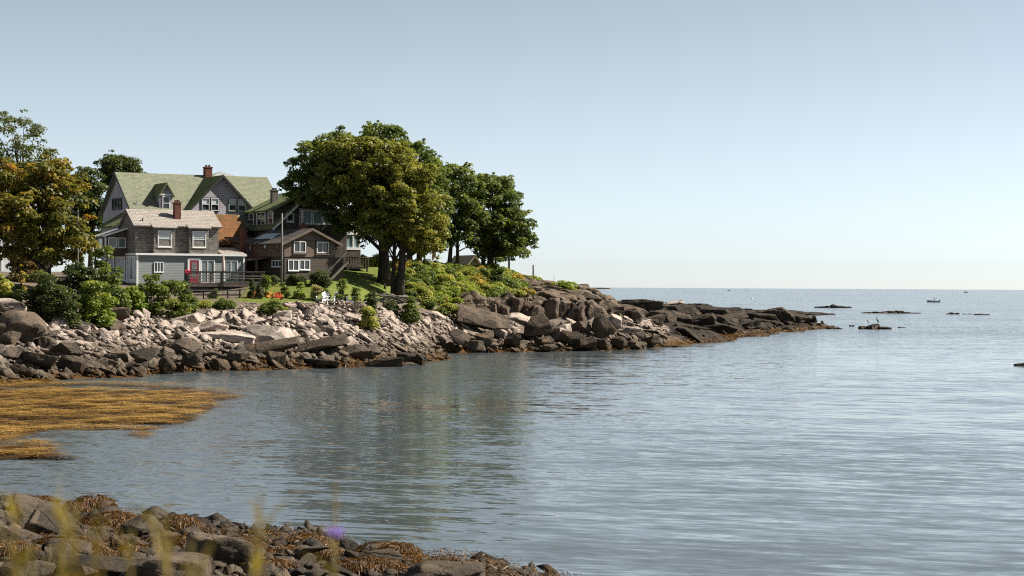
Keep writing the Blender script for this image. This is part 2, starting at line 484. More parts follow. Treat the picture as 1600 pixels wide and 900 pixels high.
# ------------------------------------------------------------------ far shore terrain
ctl = []
def c(x, y, D): ctl.append((XW(x, D), D, ZW(x, y, D)))
def cw(x, D, z): ctl.append((XW(x, D), D, z))
def shore(x, y):
    q = W(x, y); ctl.append(q); ctl.append((q[0], q[1] - 7, -1.1)); ctl.append((q[0], q[1] - 22, -2.2))
for x, y in ((-120, 606), (0, 600), (200, 588), (400, 578), (560, 573), (640, 567), (800, 550), (880, 549), (960, 547)): shore(x, y)
q = W(690, 553); ctl.append(q)
for (x, y, D) in ((-120, 540, 122), (-120, 480, 136), (-120, 430, 155), (0, 540, 124), (0, 505, 131), (0, 470, 140), (0, 432, 155),
                  (200, 540, 135), (200, 505, 143), (200, 480, 150), (200, 450, 165),
                  (400, 540, 143), (400, 505, 152), (400, 491, 156), (400, 468, 160), (400, 445, 170), (480, 540, 146), (480, 491, 157), (480, 468, 162), (480, 440, 172),
                  (560, 530, 151), (560, 492, 160), (560, 474, 165), (560, 450, 174), (560, 427, 186),
                  (680, 520, 174), (680, 490, 181), (680, 470, 185), (680, 445, 189), (680, 424, 197),
                  (800, 520, 184), (800, 495, 190), (800, 468, 194), (800, 450, 197), (800, 432, 203),
                  (880, 520, 186), (880, 500, 191), (880, 470, 197), (880, 455, 205),
                  (960, 520, 191), (960, 492, 201), (950, 476, 210), (300, 447, 171), (120, 440, 155), (300, 478, 156), (300, 468, 161), (350, 480, 156), (350, 468, 161), (250, 474, 157), (300, 465, 164.5), (340, 465, 165), (375, 463, 166)):
    c(x, y, D)
for (x, D, z) in ((-120, 200, 7.5), (0, 200, 7.3), (200, 200, 6.6), (400, 200, 6.9), (560, 215, 7.4), (680, 220, 7.3), (800, 220, 6.6), (740, 250, 4.5), (800, 250, 2.5),
                  (880, 226, 4.2), (880, 250, .5), (960, 232, 2.0), (960, 252, -.8), (800, 275, -1.5), (400, 260, 6), (0, 260, 6.5), (600, 260, 4.5),
                  (1020, 196, .3), (1040, 215, .7), (1040, 240, -.6), (1100, 215, -.6), (1120, 260, -1.5), (1030, 180, -1.2)):
    cw(x, D, z)
tps = TPS(ctl, .8)
def tz_raw(q):
    z = tps(q)
    n = fbm(q * .16, 4, 3) * .28 + fbm(q * .7, 3, 9) * .12
    att = np.clip((5.2 - z) / 2.0, .25, 1.0)
    return np.clip(z, -2.2, 8.2) + n * att
def tz(x, y): return float(tz_raw(np.array([[x, y]]))[0])
gx = np.arange(-78, 26, .5); gy = np.arange(104, 262, .5)
GX, GY = np.meshgrid(gx, gy); Q = np.column_stack([GX.ravel(), GY.ravel()])
Z = np.concatenate([tz_raw(Q[i:i + 20000]) for i in range(0, len(Q), 20000)])
nx, ny = len(gx), len(gy)
ii = np.arange(nx * ny).reshape(ny, nx)
Fq = np.column_stack([ii[:-1, :-1].ravel(), ii[:-1, 1:].ravel(), ii[1:, 1:].ravel(), ii[1:, :-1].ravel()])
keep = Z[Fq].max(1) > -1.6
terrain = np_mesh('shore_ground', np.column_stack([Q, Z]), Fq[keep], M['terrain'], smooth=True)
xpix = 800 + F * Q[:, 0] / Q[:, 1]
gm = np.clip((Z - 4.35) / .4, 0, 1)
gm *= np.where((xpix > 745), np.clip((Z - 5.0) / .4, 0, 1), 1.0)
gm *= np.interp(xpix + 14 * fbm(Q * .5, 2, 44), [368, 400], [.3, 1.0])
vert_attr(terrain, 'grass', gm)
tag(terrain, 'sloping shore with lawn above a bouldery beach', 'ground', kind='structure')

# ------------------------------------------------------------------ rocks
_ico = {}
def ico(sub):
    if sub not in _ico:
        bm = bmesh.new(); bmesh.ops.create_icosphere(bm, subdivisions=sub, radius=1)
        _ico[sub] = (np.array([v.co[:] for v in bm.verts]), np.array([[v.index for v in f.verts] for f in bm.faces]))
        bm.free()
    return _ico[sub]
def rock_verts(seed, dims, sub=3, planes=11, p=18, rough=.05, strata=0.0):
    r = np.random.default_rng(seed); V, Fa = ico(sub)
    n = r.normal(size=(planes, 3)); n /= np.linalg.norm(n, axis=1)[:, None]
    n = np.vstack([n, np.eye(3), -np.eye(3)])
    d = r.uniform(.62, 1.0, len(n)); d[planes:] = r.uniform(.85, 1.0, 6)
    t = np.clip(V @ n.T, 0, None) / d
    rad = (t ** p).sum(1) ** (-1.0 / p)
    X = V * rad[:, None]
    X *= (1 + rough * fbm(V * 2.1 + seed, 4, seed))[:, None]
    X = X * np.array(dims)
    if strata:
        X[:, 2] += strata * np.sin(X[:, 2] * 9 + 2 * fbm(X * .6, 2, seed)) * .5
        X[:, :2] *= (1 + .035 * np.sign(np.sin(X[:, 2] * 7.0 + seed)))[:, None]
    return X, Fa
def rot(rx, ry, rz): return np.array((Matrix.Rotation(rz, 3, 'Z') @ Matrix.Rotation(ry, 3, 'Y') @ Matrix.Rotation(rx, 3, 'X')))
def rock(name, seed, loc, dims, ang=(0, 0, 0), mat='rock', sub=5, planes=9, p=60, rough=.045, parent=None, strata=0.0, sharp=True):
    X, Fa = rock_verts(seed, dims, sub, planes, p, rough, strata)
    X = X @ rot(*ang).T
    o = np_mesh(name, X, Fa, M[mat], parent, True, loc)
    if sharp: o.data.set_sharp_from_angle(angle=R(28))
    return o

# prototypes for stones: slabs, blocks and cobbles
protos, hulls = [], []
for k in range(18):
    r = np.random.default_rng(400 + k); bm = bmesh.new()
    dm = [(1.0, .62, .2), (1, .72, .3), (1, .85, .5), (1.0, .42, .2), (1.0, .6, .26)][k % 5]
    q = r.uniform(-1, 1, (15, 3)); q /= (np.abs(q) ** 5).sum(1)[:, None] ** .2; q *= r.uniform(.8, 1, (15, 1))
    for v in q: bm.verts.new(tuple(v * np.array(dm)))
    res = bmesh.ops.convex_hull(bm, input=bm.verts)
    bmesh.ops.delete(bm, geom=list({g for g in res['geom_interior'] if isinstance(g, bmesh.types.BMVert)}), context='VERTS')
    bmesh.ops.dissolve_limit(bm, angle_limit=R(9), verts=bm.verts, edges=bm.edges)
    b2 = bm.copy(); bmesh.ops.triangulate(b2, faces=b2.faces); b2.verts.index_update()
    hulls.append((np.array([v.co[:] for v in b2.verts]), np.array([[v.index for v in f.verts] for f in b2.faces]))); b2.free()
    bmesh.ops.bevel(bm, geom=list(bm.edges), offset=.035, segments=1, affect='EDGES', clamp_overlap=True)
    me = bpy.data.meshes.new('stone'); bm.to_mesh(me); bm.free(); me.materials.append(M['rock']); protos.append(me)

def beach_mask(x, y, z):
    xp = 800 + F * x / y
    top = np.interp(xp, [-100, 0, 100, 200, 300, 400, 560, 640, 700, 800, 880, 960, 1000], [3.6, 3.5, 3.0, 3.3, 3.7, 4.0, 4.1, 3.8, 3.2, 2.6, 2.2, 3.5, 3.5])
    return (z > .02) & (z < top) & (y < 215) & (xp > -60) & (xp < 1040)
cand = np.column_stack([rng.uniform(-45, 19, 60000), rng.uniform(112, 212, 60000)])
cz = tz_raw(cand); ok = beach_mask(cand[:, 0], cand[:, 1], cz)
cand, cz = cand[ok], cz[ok]
nb = len(cand)
size = np.clip(rng.lognormal(-1.5, .6, nb), .1, 1.1)
cxp = 800 + F * cand[:, 0] / cand[:, 1]
size *= np.where((cxp > 540) & (cxp < 730), .8, 1.05)
order = np.argsort(-size)
idx_big = order[:300]; rest = order[300:]
rest = rest[rng.permutation(len(rest))[:11000]]
def stone_rot(r):
    return (r.normal(.26, .24), r.normal(.36, .26), r.normal(-.3, .45))
for n_, i in enumerate(idx_big):
    r = np.random.default_rng(int(i)); pr = protos[int(r.integers(len(protos)))]
    o = bpy.data.objects.new('stone', pr); s_ = float(min(size[i], .75))
    o.location = (cand[i, 0], cand[i, 1], cz[i] + s_ * .3); o.rotation_euler = stone_rot(r)
    o.scale = (s_ * r.uniform(.9, 1.35), s_ * r.uniform(.8, 1.1), s_ * r.uniform(.8, 1.1)); link(o, terrain)
def joined_stones(idx, cand, cz, size, name, parent, mat, zoff=.32):
    VV, FF, b = [], [], 0
    for i in idx:
        r = np.random.default_rng(int(i) + 5); X, Fa = hulls[int(r.integers(len(hulls)))]
        Y = (X * size[i] * r.uniform(.75, 1.2, 3)) @ rot(*stone_rot(r)).T + np.array([cand[i, 0], cand[i, 1], cz[i] + size[i] * zoff])
        VV.append(Y); FF.append(Fa + b); b += len(Y)
    o = np_mesh(name, np.vstack(VV), np.vstack(FF), mat, parent); o['kind'] = 'stuff'; return o
joined_stones(rest, cand, cz, size * .9, 'beach_rubble', terrain, M['rock'])

# named boulders and ledges of the far beach: x, y centre in the photo, distance, half sizes, rotation
def boulder(label, x, y, D, dims, ang=(0, 0, 0), mat='rock', seed=1, group=None, name='boulder', **kw):
    X = XW(x, D); z = ZW(x, y, D)
    o = rock(name, seed, (X, D, z), dims, ang, mat, **kw)
    return tag(o, label, 'rock', group)
boulder('huge pinkish ledge sloping down beside the autumn tree', 32, 516, 128, (2.1, 2.2, 1.2), (.1, .28, -.3), 'ledge', 21, strata=.05)
boulder('pale flat ledge topping the huge pinkish ledge by the bushes', 8, 478, 134, (1.5, 1.6, .55), (.05, .1, .2), 'rock', 22)
boulder('rounded brown boulder perched on top of two blocks', 172, 492, 141, (1.5, 1.2, .58), (0, -.08, .2), 'ledge', 23, p=9)
boulder('grey block boulder left under the perched rounded boulder', 122, 511, 138, (1.3, 1.1, .75), (0, .1, .4), 'ledge', 24)
boulder('upright angular block supporting the perched rounded boulder', 178, 516, 139, (.95, .9, .95), (.1, -.3, .8), 'ledge', 25)
boulder('dark wedge boulder in front of the perched boulder stack', 147, 527, 136, (.85, .8, .52), (0, -.2, .3), 'ledge', 26)
boulder('pale rounded boulder low beside the dark wedge boulder', 116, 532, 135, (.85, .7, .42), (0, 0, .1), 'pale_rock', 27, p=9)
boulder('dark cube of rock under the huge pinkish ledge', 72, 540, 127, (.75, .8, .65), (.1, .2, .6), 'ledge', 28)
boulder('tilted pink slab ridge below the big green bush', 282, 505, 147, (1.9, 1.2, .62), (.15, -.42, -.2), 'pale_rock', 29)
boulder('broad tilted slab with a rusty streak beside the slab ridge', 318, 512, 146, (2.1, 1.3, .42), (.2, -.3, .1), 'rock', 30)
boulder('wide pale smooth ledge lying low on the beach', 345, 527, 144, (2.9, 1.6, .55), (.16, .05, .08), 'pale_rock', 31)
boulder('second pale smooth ledge beside the wide one', 425, 526, 145, (2.4, 1.5, .6), (.15, .08, -.1), 'pale_rock', 32)
boulder('long grey ledge slab overhanging a dark hollow', 420, 543, 141, (2.5, 1.0, .5), (.12, -.16, .05), 'ledge', 33)
boulder('leaning grey slab roofing the dark hollow', 503, 537, 144, (2.1, 1.3, .5), (.2, -.25, -.05), 'ledge', 34)
boulder('broad grey boulder at the seaward end of the hollow', 556, 552, 145, (1.55, 1.1, .58), (0, .15, .1), 'ledge', 35)
boulder('upright grey boulder standing in rockweed under the long ledge', 431, 563, 138, (.72, .7, .62), (0, .1, .3), 'ledge', 36)
boulder('dark low rock at the tip of the boulder beach', 642, 559, 147, (1.25, .8, .42), (0, .08, -.1), 'reef', 37)
boulder('small pointed dark rock at the beach tip waterline', 656, 562, 146, (.5, .45, .4), (0, .2, -.5), 'reef', 38)
boulder('brown weed covered rock between the grey boulder and the tip', 600, 566, 143.5, (1.5, .8, .36), (0, 0, .1), 'reef', 39)
boulder('brown weed covered rock below the dark hollow', 505, 568, 140, (1.5, .9, .4), (0, 0, -.1), 'reef', 40)
boulder('large smooth grey slab leaning at the foot of the cliff', 758, 503, 180, (2.9, 1.6, .75), (.25, .22, .1), 'ledge', 41)
boulder('pale split slab beside the leaning grey slab', 812, 498, 183, (1.0, .9, .5), (.1, .4, .1), 'pale_rock', 42)
boulder('sharp wedge boulder under the cliff with pale top', 836, 512, 183, (1.5, 1.0, 1.0), (.1, -.45, .2), 'ledge', 43)
boulder('dark leaning block at the cliff corner', 938, 508, 187, (1.1, 1.0, 1.15), (.2, -.5, .2), 'ledge', 44)
boulder('bright flat faced boulder right of the dark leaning block', 958, 505, 191, (.95, .9, .75), (.3, .3, .2), 'pale_rock', 45)
boulder('low pale slab below the bright flat faced boulder', 985, 516, 190, (1.1, .8, .35), (.1, .1, .1), 'pale_rock', 46)
boulder('dark green cube boulder behind the bright boulder', 962, 487, 201, (.9, .8, .62), (0, .05, .2), 'ledge', 47)
k = 0
for (x, y, D, sx, sz, a) in ((720, 527, 173, 1.2, .7, .2), (760, 530, 175, 1.0, .6, -.3), (745, 540, 171, .9, .5, .1), (800, 535, 177, 1.1, .65, .3), (850, 535, 180, .9, .7, -.4),
                             (872, 522, 184, 1.3, .8, .3), (895, 530, 182, 1.2, .75, -.2), (915, 538, 181, 1.2, .6, .2), (860, 543, 178, .8, .4, 0), (940, 538, 183, 1.0, .55, -.3),
                             (968, 536, 185, 1.1, .6, .2), (992, 540, 186, 1.0, .45, .1), (1015, 535, 191, 1.1, .6, -.2), (905, 515, 187, 1.1, .8, -.5), (780, 518, 180, .9, .6, .4)):
    k += 1
    boulder('angular grey boulder in the tumble below the cliff', x, y, D, (sx, sx * .8, sz), (.1 * (k % 3), a, .4 * k), 'ledge' if k % 3 else 'rock', 60 + k, 'boulders below the cliff', sub=4)
for (x, y, D, sx, sz, a) in ((20, 555, 121, .9, .5, .3), (60, 562, 121, 1.3, .55, .2), (110, 568, 123, .9, .6, -.3), (35, 580, 118.5, .8, .4, 0), (150, 572, 125, .8, .35, .2),
                             (185, 560, 129, 1.1, .4, -.2), (225, 556, 131, 1.3, .42, .25), (262, 570, 129.5, .8, .55, .4), (300, 562, 132.5, .9, .5, -.3), (285, 543, 137, 1.3, .5, .2),
                             (345, 570, 133, .8, .4, .1), (372, 556, 136.5, 1.0, .5, -.2), (210, 575, 127, .9, .35, .1), (15, 530, 124.5, 1.0, .6, .1), (95, 552, 126, 1.3, .5, .35)):
    k += 1
    boulder('dark grey angular boulder on the lower beach before the weed', x, y, D, (sx, sx * .75, sz), (.15, a, .5 * k), 'ledge', 60 + k, 'boulders on the lower beach', sub=4)

# cliff of the headland: bedrock blocks
cliff = empty('rock_cliff', (XW(850, 196), 196, 0)); tag(cliff, 'low layered brown cliff of the headland', 'cliff', kind='structure')
off = np.array(cliff.location)
for n_, (x, y, D, dx, dy, dz, ry) in enumerate(((700, 488, 186, 2.2, 2, 1.2, .05), (738, 483, 188, 2.2, 2.2, 1.9, -.05), (783, 484, 191, 1.9, 2.2, 1.9, .04), (826, 482, 193, 2.0, 2.4, 1.8, -.06),
                                               (868, 484, 194, 2.2, 2.4, 2.0, .05), (905, 488, 195, 1.9, 2.4, 2.0, -.05), (930, 494, 194, 1.6, 2.2, 1.7, .12), (850, 461, 199, 4.2, 3.2, .8, .03),
                                               (905, 466, 200, 2.8, 3.0, .85, .06), (812, 441, 202, 2.2, 1.8, .75, .06), (942, 474, 203, 1.8, 2.2, 1.0, .1), (925, 459, 207, 1.6, 1.6, .65, .15), (905, 452, 209, 1.3, 1.4, .6, .0),
                                               (965, 482, 208, 2.5, 2.5, .6, .08), (985, 490, 204, 2.0, 2.2, .7, -.05))):
    rock('rock', 200 + n_, tuple(np.array((XW(x, D), D, ZW(x, y, D))) - off), (dx, dy, dz), (.03, ry, .3 * math.sin(n_ * 2.1)), 'ledge', 5, 16, 40, .10, cliff, .05)

rq = random.Random(77)
for n_ in range(46):
    x = 694 + n_ * 5.8 + rq.uniform(-3, 3); D = float(np.interp(x, [690, 740, 800, 860, 920, 965], [184, 186.5, 189.5, 191.5, 192.5, 198])) + rq.uniform(-.6, 1.6)
    yt = np.interp(x, [690, 720, 760, 800, 850, 900, 930, 965], [486, 476, 466, 466, 465, 466, 474, 485]) + rq.uniform(-3, 14); yb = np.interp(x, [690, 740, 800, 880, 965], [500, 505, 500, 510, 505])
    zt, zb = ZW(x, yt, D), ZW(x, yb, D)
    rock('rock', 900 + n_, tuple(np.array((XW(x, D), D, (zt + zb) / 2)) - off), (rq.uniform(.45, 1.0), rq.uniform(.6, 1.2), (zt - zb) * .55), (rq.uniform(-.2, .2), rq.uniform(-.3, .4), rq.uniform(-.7, .7)), 'ledge', 4, 8, 50, .08, cliff)
for n_ in range(30):
    x = rq.uniform(825, 962); D = rq.uniform(195, 208); X = XW(x, D); z = tz(X, D)
    rock('rock', 960 + n_, tuple(np.array((X, D, z + .12)) - off), (rq.uniform(.7, 1.7), rq.uniform(.6, 1.2), rq.uniform(.16, .34)), (rq.uniform(-.05, .12), rq.uniform(-.1, .15), rq.uniform(-.6, .6)), 'ledge', 3, 5, 50, .06, cliff)

# ------------------------------------------------------------------ reef running out to sea
cl = np.array([(1.0, 198), (7.5, 209), (12.5, 228), (19.0, 250), (28.0, 276), (41.5, 303)])
hwid = np.array([11.5, 13, 14.5, 15, 14, 9.0]); top = np.array([1.2, 1.0, .75, .9, 1.4, .9])
def reef_z(q):
    best = np.full(len(q), 1e9); hh = np.zeros(len(q))
    for a in range(len(cl) - 1):
        d = cl[a + 1] - cl[a]; t = np.clip(((q - cl[a]) @ d) / (d @ d), 0, 1)
        dist = np.linalg.norm(q - (cl[a] + t[:, None] * d), axis=1) / (hwid[a] + t * (hwid[a + 1] - hwid[a]))
        up = dist < best; best = np.where(up, dist, best); hh = np.where(up, top[a] + t * (top[a + 1] - top[a]), hh)
    edge = 1 - best + .22 * fbm(q * .13, 3, 31)
    relief = (fbm(q * np.array([.16, .11]), 3, 33, ridge=True) - .35) * .75 + (fbm(q * 1.0, 4, 39, ridge=True) - .4) * .28
    return np.where(edge < 0, edge * 3, np.minimum(edge * 2.2, 1) * hh * .8) + relief * np.clip(edge * 3.5, 0, 1)
gx = np.arange(4, 62, .4); gy = np.arange(182, 335, .4)
GX, GY = np.meshgrid(gx, gy); Q = np.column_stack([GX.ravel(), GY.ravel()]); Z = reef_z(Q)
nx, ny = len(gx), len(gy); ii = np.arange(nx * ny).reshape(ny, nx)
Fq = np.column_stack([ii[:-1, :-1].ravel(), ii[:-1, 1:].ravel(), ii[1:, 1:].ravel(), ii[1:, :-1].ravel()])
reef = np_mesh('reef', np.column_stack([Q, Z]), Fq[Z[Fq].max(1) > -.5], M['reef'])
tag(reef, 'low dark reef of craggy bedrock running out from the headland', 'reef', kind='structure')
rc = np.column_stack([rng.uniform(5, 56, 9000), rng.uniform(186, 330, 9000)]); rz = reef_z(rc)
ok = rz > .15; rc, rz = rc[ok], rz[ok]
rs = np.clip(rng.lognormal(-1.05, .7, len(rc)), .12, 2.2); od = np.argsort(-rs)
for i in od[:70]:
    r = np.random.default_rng(int(i)); o = bpy.data.objects.new('stone', protos[int(r.integers(18))])
    o.location = (rc[i, 0], rc[i, 1], rz[i] + .1); o.rotation_euler = (r.normal(0, .2), r.normal(.1, .2), r.uniform(0, 6))
    o.scale = (rs[i] * 1.2, rs[i], rs[i] * .95); link(o, reef)
    o.material_slots[0].link = 'OBJECT'; o.material_slots[0].material = M['reef']
joined_stones(rng.permutation(od[70:])[:1500], rc, rz, rs * .7, 'reef_rubble', reef, M['reef'])

rq = random.Random(21)
for n_, (x, y, D, sx, sz) in enumerate(((1215, 494, 290, 3.2, 1.5), (1240, 500, 296, 2.6, 1.2), (1190, 500, 282, 2.4, 1.1), (1258, 505, 304, 2.0, .8), (1150, 497, 275, 2.2, .9), (1030, 497, 225, 2.4, 1.1), (1062, 499, 232, 2.0, .9), (1095, 502, 242, 2.2, .9), (1010, 507, 212, 2.2, 1.0),
                                        (1045, 515, 216, 1.9, .8), (1085, 518, 224, 2.2, .8), (1125, 516, 238, 2.3, .8), (1165, 512, 258, 2.4, .8), (1010, 525, 200, 1.6, .7), (1135, 503, 256, 1.8, .8), (1205, 508, 272, 1.8, .7))):
    rock('rock', 1300 + n_, (XW(x, D), D, ZW(x, y, D)), (sx, sx * .9, sz), (rq.uniform(-.1, .15), rq.uniform(-.25, .3), rq.uniform(-.5, .5)), 'reef', 5, 10, 50, .10, reef)
# back reef across the channel, and skerries
def skerry(name, label, x, y, halfpx, hpx, D=None, seed=1, mat='reef', n=5, group=None, deep=.5):
    D = D or CH * F / (y - yhor(x)); s_ = D / F
    root = empty(name, (XW(x, D), D, 0)); tag(root, label, 'rock', group)
    r = random.Random(seed)
    for k in range(n):
        f = (k + .5) / n * 2 - 1
        hw = halfpx * s_ * r.uniform(.9, 1.5) / n ** .75; hh = hpx * s_ * (1 - .75 * abs(f) ** 1.5) * r.uniform(.75, 1.05)
        rock('rock', seed * 50 + k, (f * halfpx * s_ * .85, r.uniform(-1, 1) * halfpx * s_ * .25 * deep, hh * .15), (hw, max(hw * deep, hh), hh * .95), (r.uniform(-.05, .05), r.uniform(-.12, .12), r.uniform(-.4, .4)), mat, 4, 10, 4, .16, root)
    return root
back = empty('back_reef', (XW(1090, 440), 440, 0)); tag(back, 'brown weedy back reef across the narrow channel', 'reef', kind='structure')
r = random.Random(5); off = np.array(back.location)
for k in range(58):
    x = 935 + (k / 57) * 350; D = 425 + r.uniform(0, 55) ; hgt = np.interp(x, [935, 960, 1030, 1060, 1120, 1180, 1290], [3.3, 2.8, 2.2, 2.7, 1.4, .9, .35]) * r.uniform(.55, 1.0)
    sx = r.uniform(2.0, 4.2)
    rock('rock', 700 + k, (XW(x, D) - off[0], D - off[1], hgt * .2), (sx, sx * 1.0, hgt * .95), (0, r.uniform(-.1, .1), r.uniform(0, 3)), 'reef', 3, 9, 12, .10, back)
boulder('long dark flat topped block on the back reef', 1003, 477, 420, (4.8, 3.2, 1.35), (0, -.03, .05), 'reef', 91, strata=.05)
boulder('pale tilted slab on the back reef right of the dark block', 1055, 473.5, 436, (2.4, 1.6, .34), (.1, -.14, .1), 'rock', 92)
skerry('skerry', 'low dark skerry alone beyond the reef tip', 1302, 481, 31, 5.5, seed=11)
skerry('skerry', 'long string of low rocks awash beyond the reef', 1392, 489.5, 50, 4.5, seed=12, n=7)
skerry('skerry', 'small square ended rock awash left of a flat skerry', 1488, 491, 11, 4, seed=13, n=3)
skerry('skerry', 'flat low skerry with foam at its seaward end', 1534, 492, 15, 3, seed=14, n=3)
skerry('skerry', 'thin rock barely awash between two low skerries', 1511, 491, 7, 1.6, seed=15, n=2)
skerry('skerry', 'rounded brown rock with two birds standing on it', 1364.5, 514, 25, 10, seed=16, n=4, deep=.7)
skerry('skerry', 'low rocks at the very tip of the dark reef', 1300, 514, 20, 4.5, seed=17, n=4)
skerry('skerry', 'tiny dark rock just left of the bird rock', 1331, 510, 5, 3.5, seed=18, n=2)
skerry('skerry', 'brown rock awash out in the open cove', 1600, 571, 17, 6, seed=19, n=3)
skerry('skerry', 'small dark rocks just off the near end of the reef', 1050, 542, 17, 5, seed=20, n=4)
skerry('skerry', 'flat dark rock awash beside the bird rock', 1409, 512, 6, 2, seed=23, n=2)
isl = rock('island', 77, (XW(900, 7000), 7000, 0), (150, 80, 6), (0, 0, 0), 'leaf_dark' if False else 'reef', 3, 6, 6, .1, None, 0, False)
tag(isl, 'thin dark line of distant land on the horizon', 'land', kind='structure')

# ------------------------------------------------------------------ near shore under the camera
nc = []
for x, y in ((-150, 776), (0, 784), (130, 792), (290, 820), (430, 824), (540, 842), (660, 882), (870, 905), (1000, 960), (1250, 1080), (1500, 1250)):
    q = W(x, y); nc.append(q); nc.append((q[0] + .8, q[1] + 5, -1.0)); nc.append((q[0] - 1.2, q[1] - 5.5, .45))
for (x, y, z) in ((-14, 38, .75), (-14, 30, 1.1), (-14, 20, 2.0), (-14, 10, 3.3), (-7, 34, .7), (-7, 25, 1.3), (-6, 15, 2.5), (-4, 8, 3.6), (0, 4, 4.25), (0, 0, 4.4), (-14, 0, 4.5),
                  (-3, -3, 4.5), (4, 8, 2.9), (4, 15, 1.6), (3, 25, .7), (8, 0, 3.9), (0, 20, 1.7), (0, 30, .7)):
    nc.append((x, y, z))
tn = TPS(nc, .3)
def nz_raw(q): return np.clip(tn(q), -1.2, 4.6) + fbm(q * .5, 4, 51) * .13
def nz(x, y): return float(nz_raw(np.array([[x, y]]))[0])
gx = np.arange(-18, 12, .25); gy = np.arange(-4, 60, .25)
GX, GY = np.meshgrid(gx, gy); Q = np.column_stack([GX.ravel(), GY.ravel()]); Z = nz_raw(Q)
nx, ny = len(gx), len(gy); ii = np.arange(nx * ny).reshape(ny, nx)
Fq = np.column_stack([ii[:-1, :-1].ravel(), ii[:-1, 1:].ravel(), ii[1:, 1:].ravel(), ii[1:, :-1].ravel()])
near = np_mesh('near_shore', np.column_stack([Q, Z]), Fq[Z[Fq].max(1) > -.8], M['near_rock'], smooth=True)
tag(near, 'rocky near shore sloping down to the cove', 'ground', kind='structure')
def near_depth(x, y, dz):
    """how far off a rock of half height dz seen at x, y sits on the near shore"""
    Ds = np.arange(53, 26, -.1); g = nz_raw(np.column_stack([XW(x, Ds), Ds])) + dz
    hit = np.nonzero(ZW(x, y, Ds) > g)[0]
    return float(Ds[hit[0]]) if len(hit) else 38.0
def nb_(label, x, y, D, dims, ang, seed, group=None, p=22, rough=.08, mat='near_rock'):
    D = near_depth(x, y, dims[2] * .45)
    o = rock('boulder', seed, (XW(x, D), D, ZW(x, y, D)), tuple(q * 1.08 for q in dims), ang, mat, 5, 10, p, rough)
    return tag(o, label, 'rock', group)
nb_('dark angular boulder standing above the rockweed by the water', 55, 812, 48.5, (.62, .6, .48), (.1, .3, .4), 301)
nb_('grey slab face leaning on the dark angular boulder', 78, 826, 47.0, (.46, .5, .4), (.2, .5, .2), 302)
nb_('half sunk grey boulder at the left end of the near shore', 4, 815, 48, (.4, .5, .3), (0, 0, .3), 303)
nb_('low dark slab under the half sunk grey boulder', 22, 842, 46, (.62, .5, .28), (0, .25, .2), 304)
nb_('brown grey boulder with cracked hollow top', 232, 826, 46.5, (.5, .45, .3), (0, .1, .6), 305)
nb_('large grey boulder with a round hole in its side', 345, 868, 43.5, (.62, .55, .45), (.1, .1, .2), 306, p=10)
nb_('broad flat grey rock with pale streaks at the water', 362, 826, 46.3, (.85, .6, .28), (.1, .08, .1), 307)
nb_('low dark rock between the streaked rock and the rockweed', 470, 838, 45.4, (1.0, .6, .3), (.05, .1, -.1), 308)
nb_('small upright pointed grey rock in the rockweed', 546, 862, 43.4, (.2, .2, .3), (0, .1, .3), 309, p=22)
nb_('long pale rounded rock at the right end of the near shore', 690, 898, 41.2, (.85, .6, .28), (0, -.05, .1), 310, p=9)
nb_('brown flat topped rock at the water beyond the rockweed', 738, 880, 42.3, (.72, .5, .2), (0, -.1, .1), 311, p=12)
nb_('dark round rock ending the near shore', 795, 893, 41.5, (.42, .4, .22), (0, .1, .4), 312, p=10)
nb_('dark wet rock last before open water', 832, 902, 41.0, (.35, .4, .16), (0, .1, .1), 313, p=10)
nb_('long low grey rock with pale vein along its back', 175, 892, 42.0, (1.1, .6, .3), (.1, .05, .1), 314)
nb_('big shadowed boulder under the holed boulder', 260, 905, 41.0, (.9, .7, .4), (0, .1, .5), 315)
k = 0
rr = random.Random(11)
pl = [(rr.uniform(-40, 640), rr.uniform(835, 950)) for _ in range(120)]
for (x, y) in pl:
    lim = np.interp(x, [-50, 100, 300, 430, 540, 660, 860], [812, 818, 838, 842, 872, 900, 915])
    if y < lim: continue
    D = near_depth(x, y, .05)
    k += 1
    sz = rr.choice((.18, .22, .28, .35, .5))
    o = bpy.data.objects.new('stone', protos[k % 18]); X = XW(x, D)
    o.location = (X, D, nz(X, D) + sz * .25); o.rotation_euler = (rr.gauss(0, .3), rr.gauss(0, .3), rr.uniform(0, 6)); o.scale = (sz * 1.2, sz, sz)
    link(o, near); o.material_slots[0].link = 'OBJECT'; o.material_slots[0].material = M['near_rock']
ncand = np.column_stack([rng.uniform(-15, 2.5, 9000), rng.uniform(32, 55, 9000)]); ncz = nz_raw(ncand); ok = (ncz > .03)
ncand, ncz = ncand[ok], ncz[ok]; nsz = np.clip(rng.lognormal(-2.1, .5, len(ncand)), .05, .4)
joined_stones(np.arange(min(3200, len(ncand))), ncand, ncz, nsz, 'shore_rubble', near, M['near_rock'], .15)

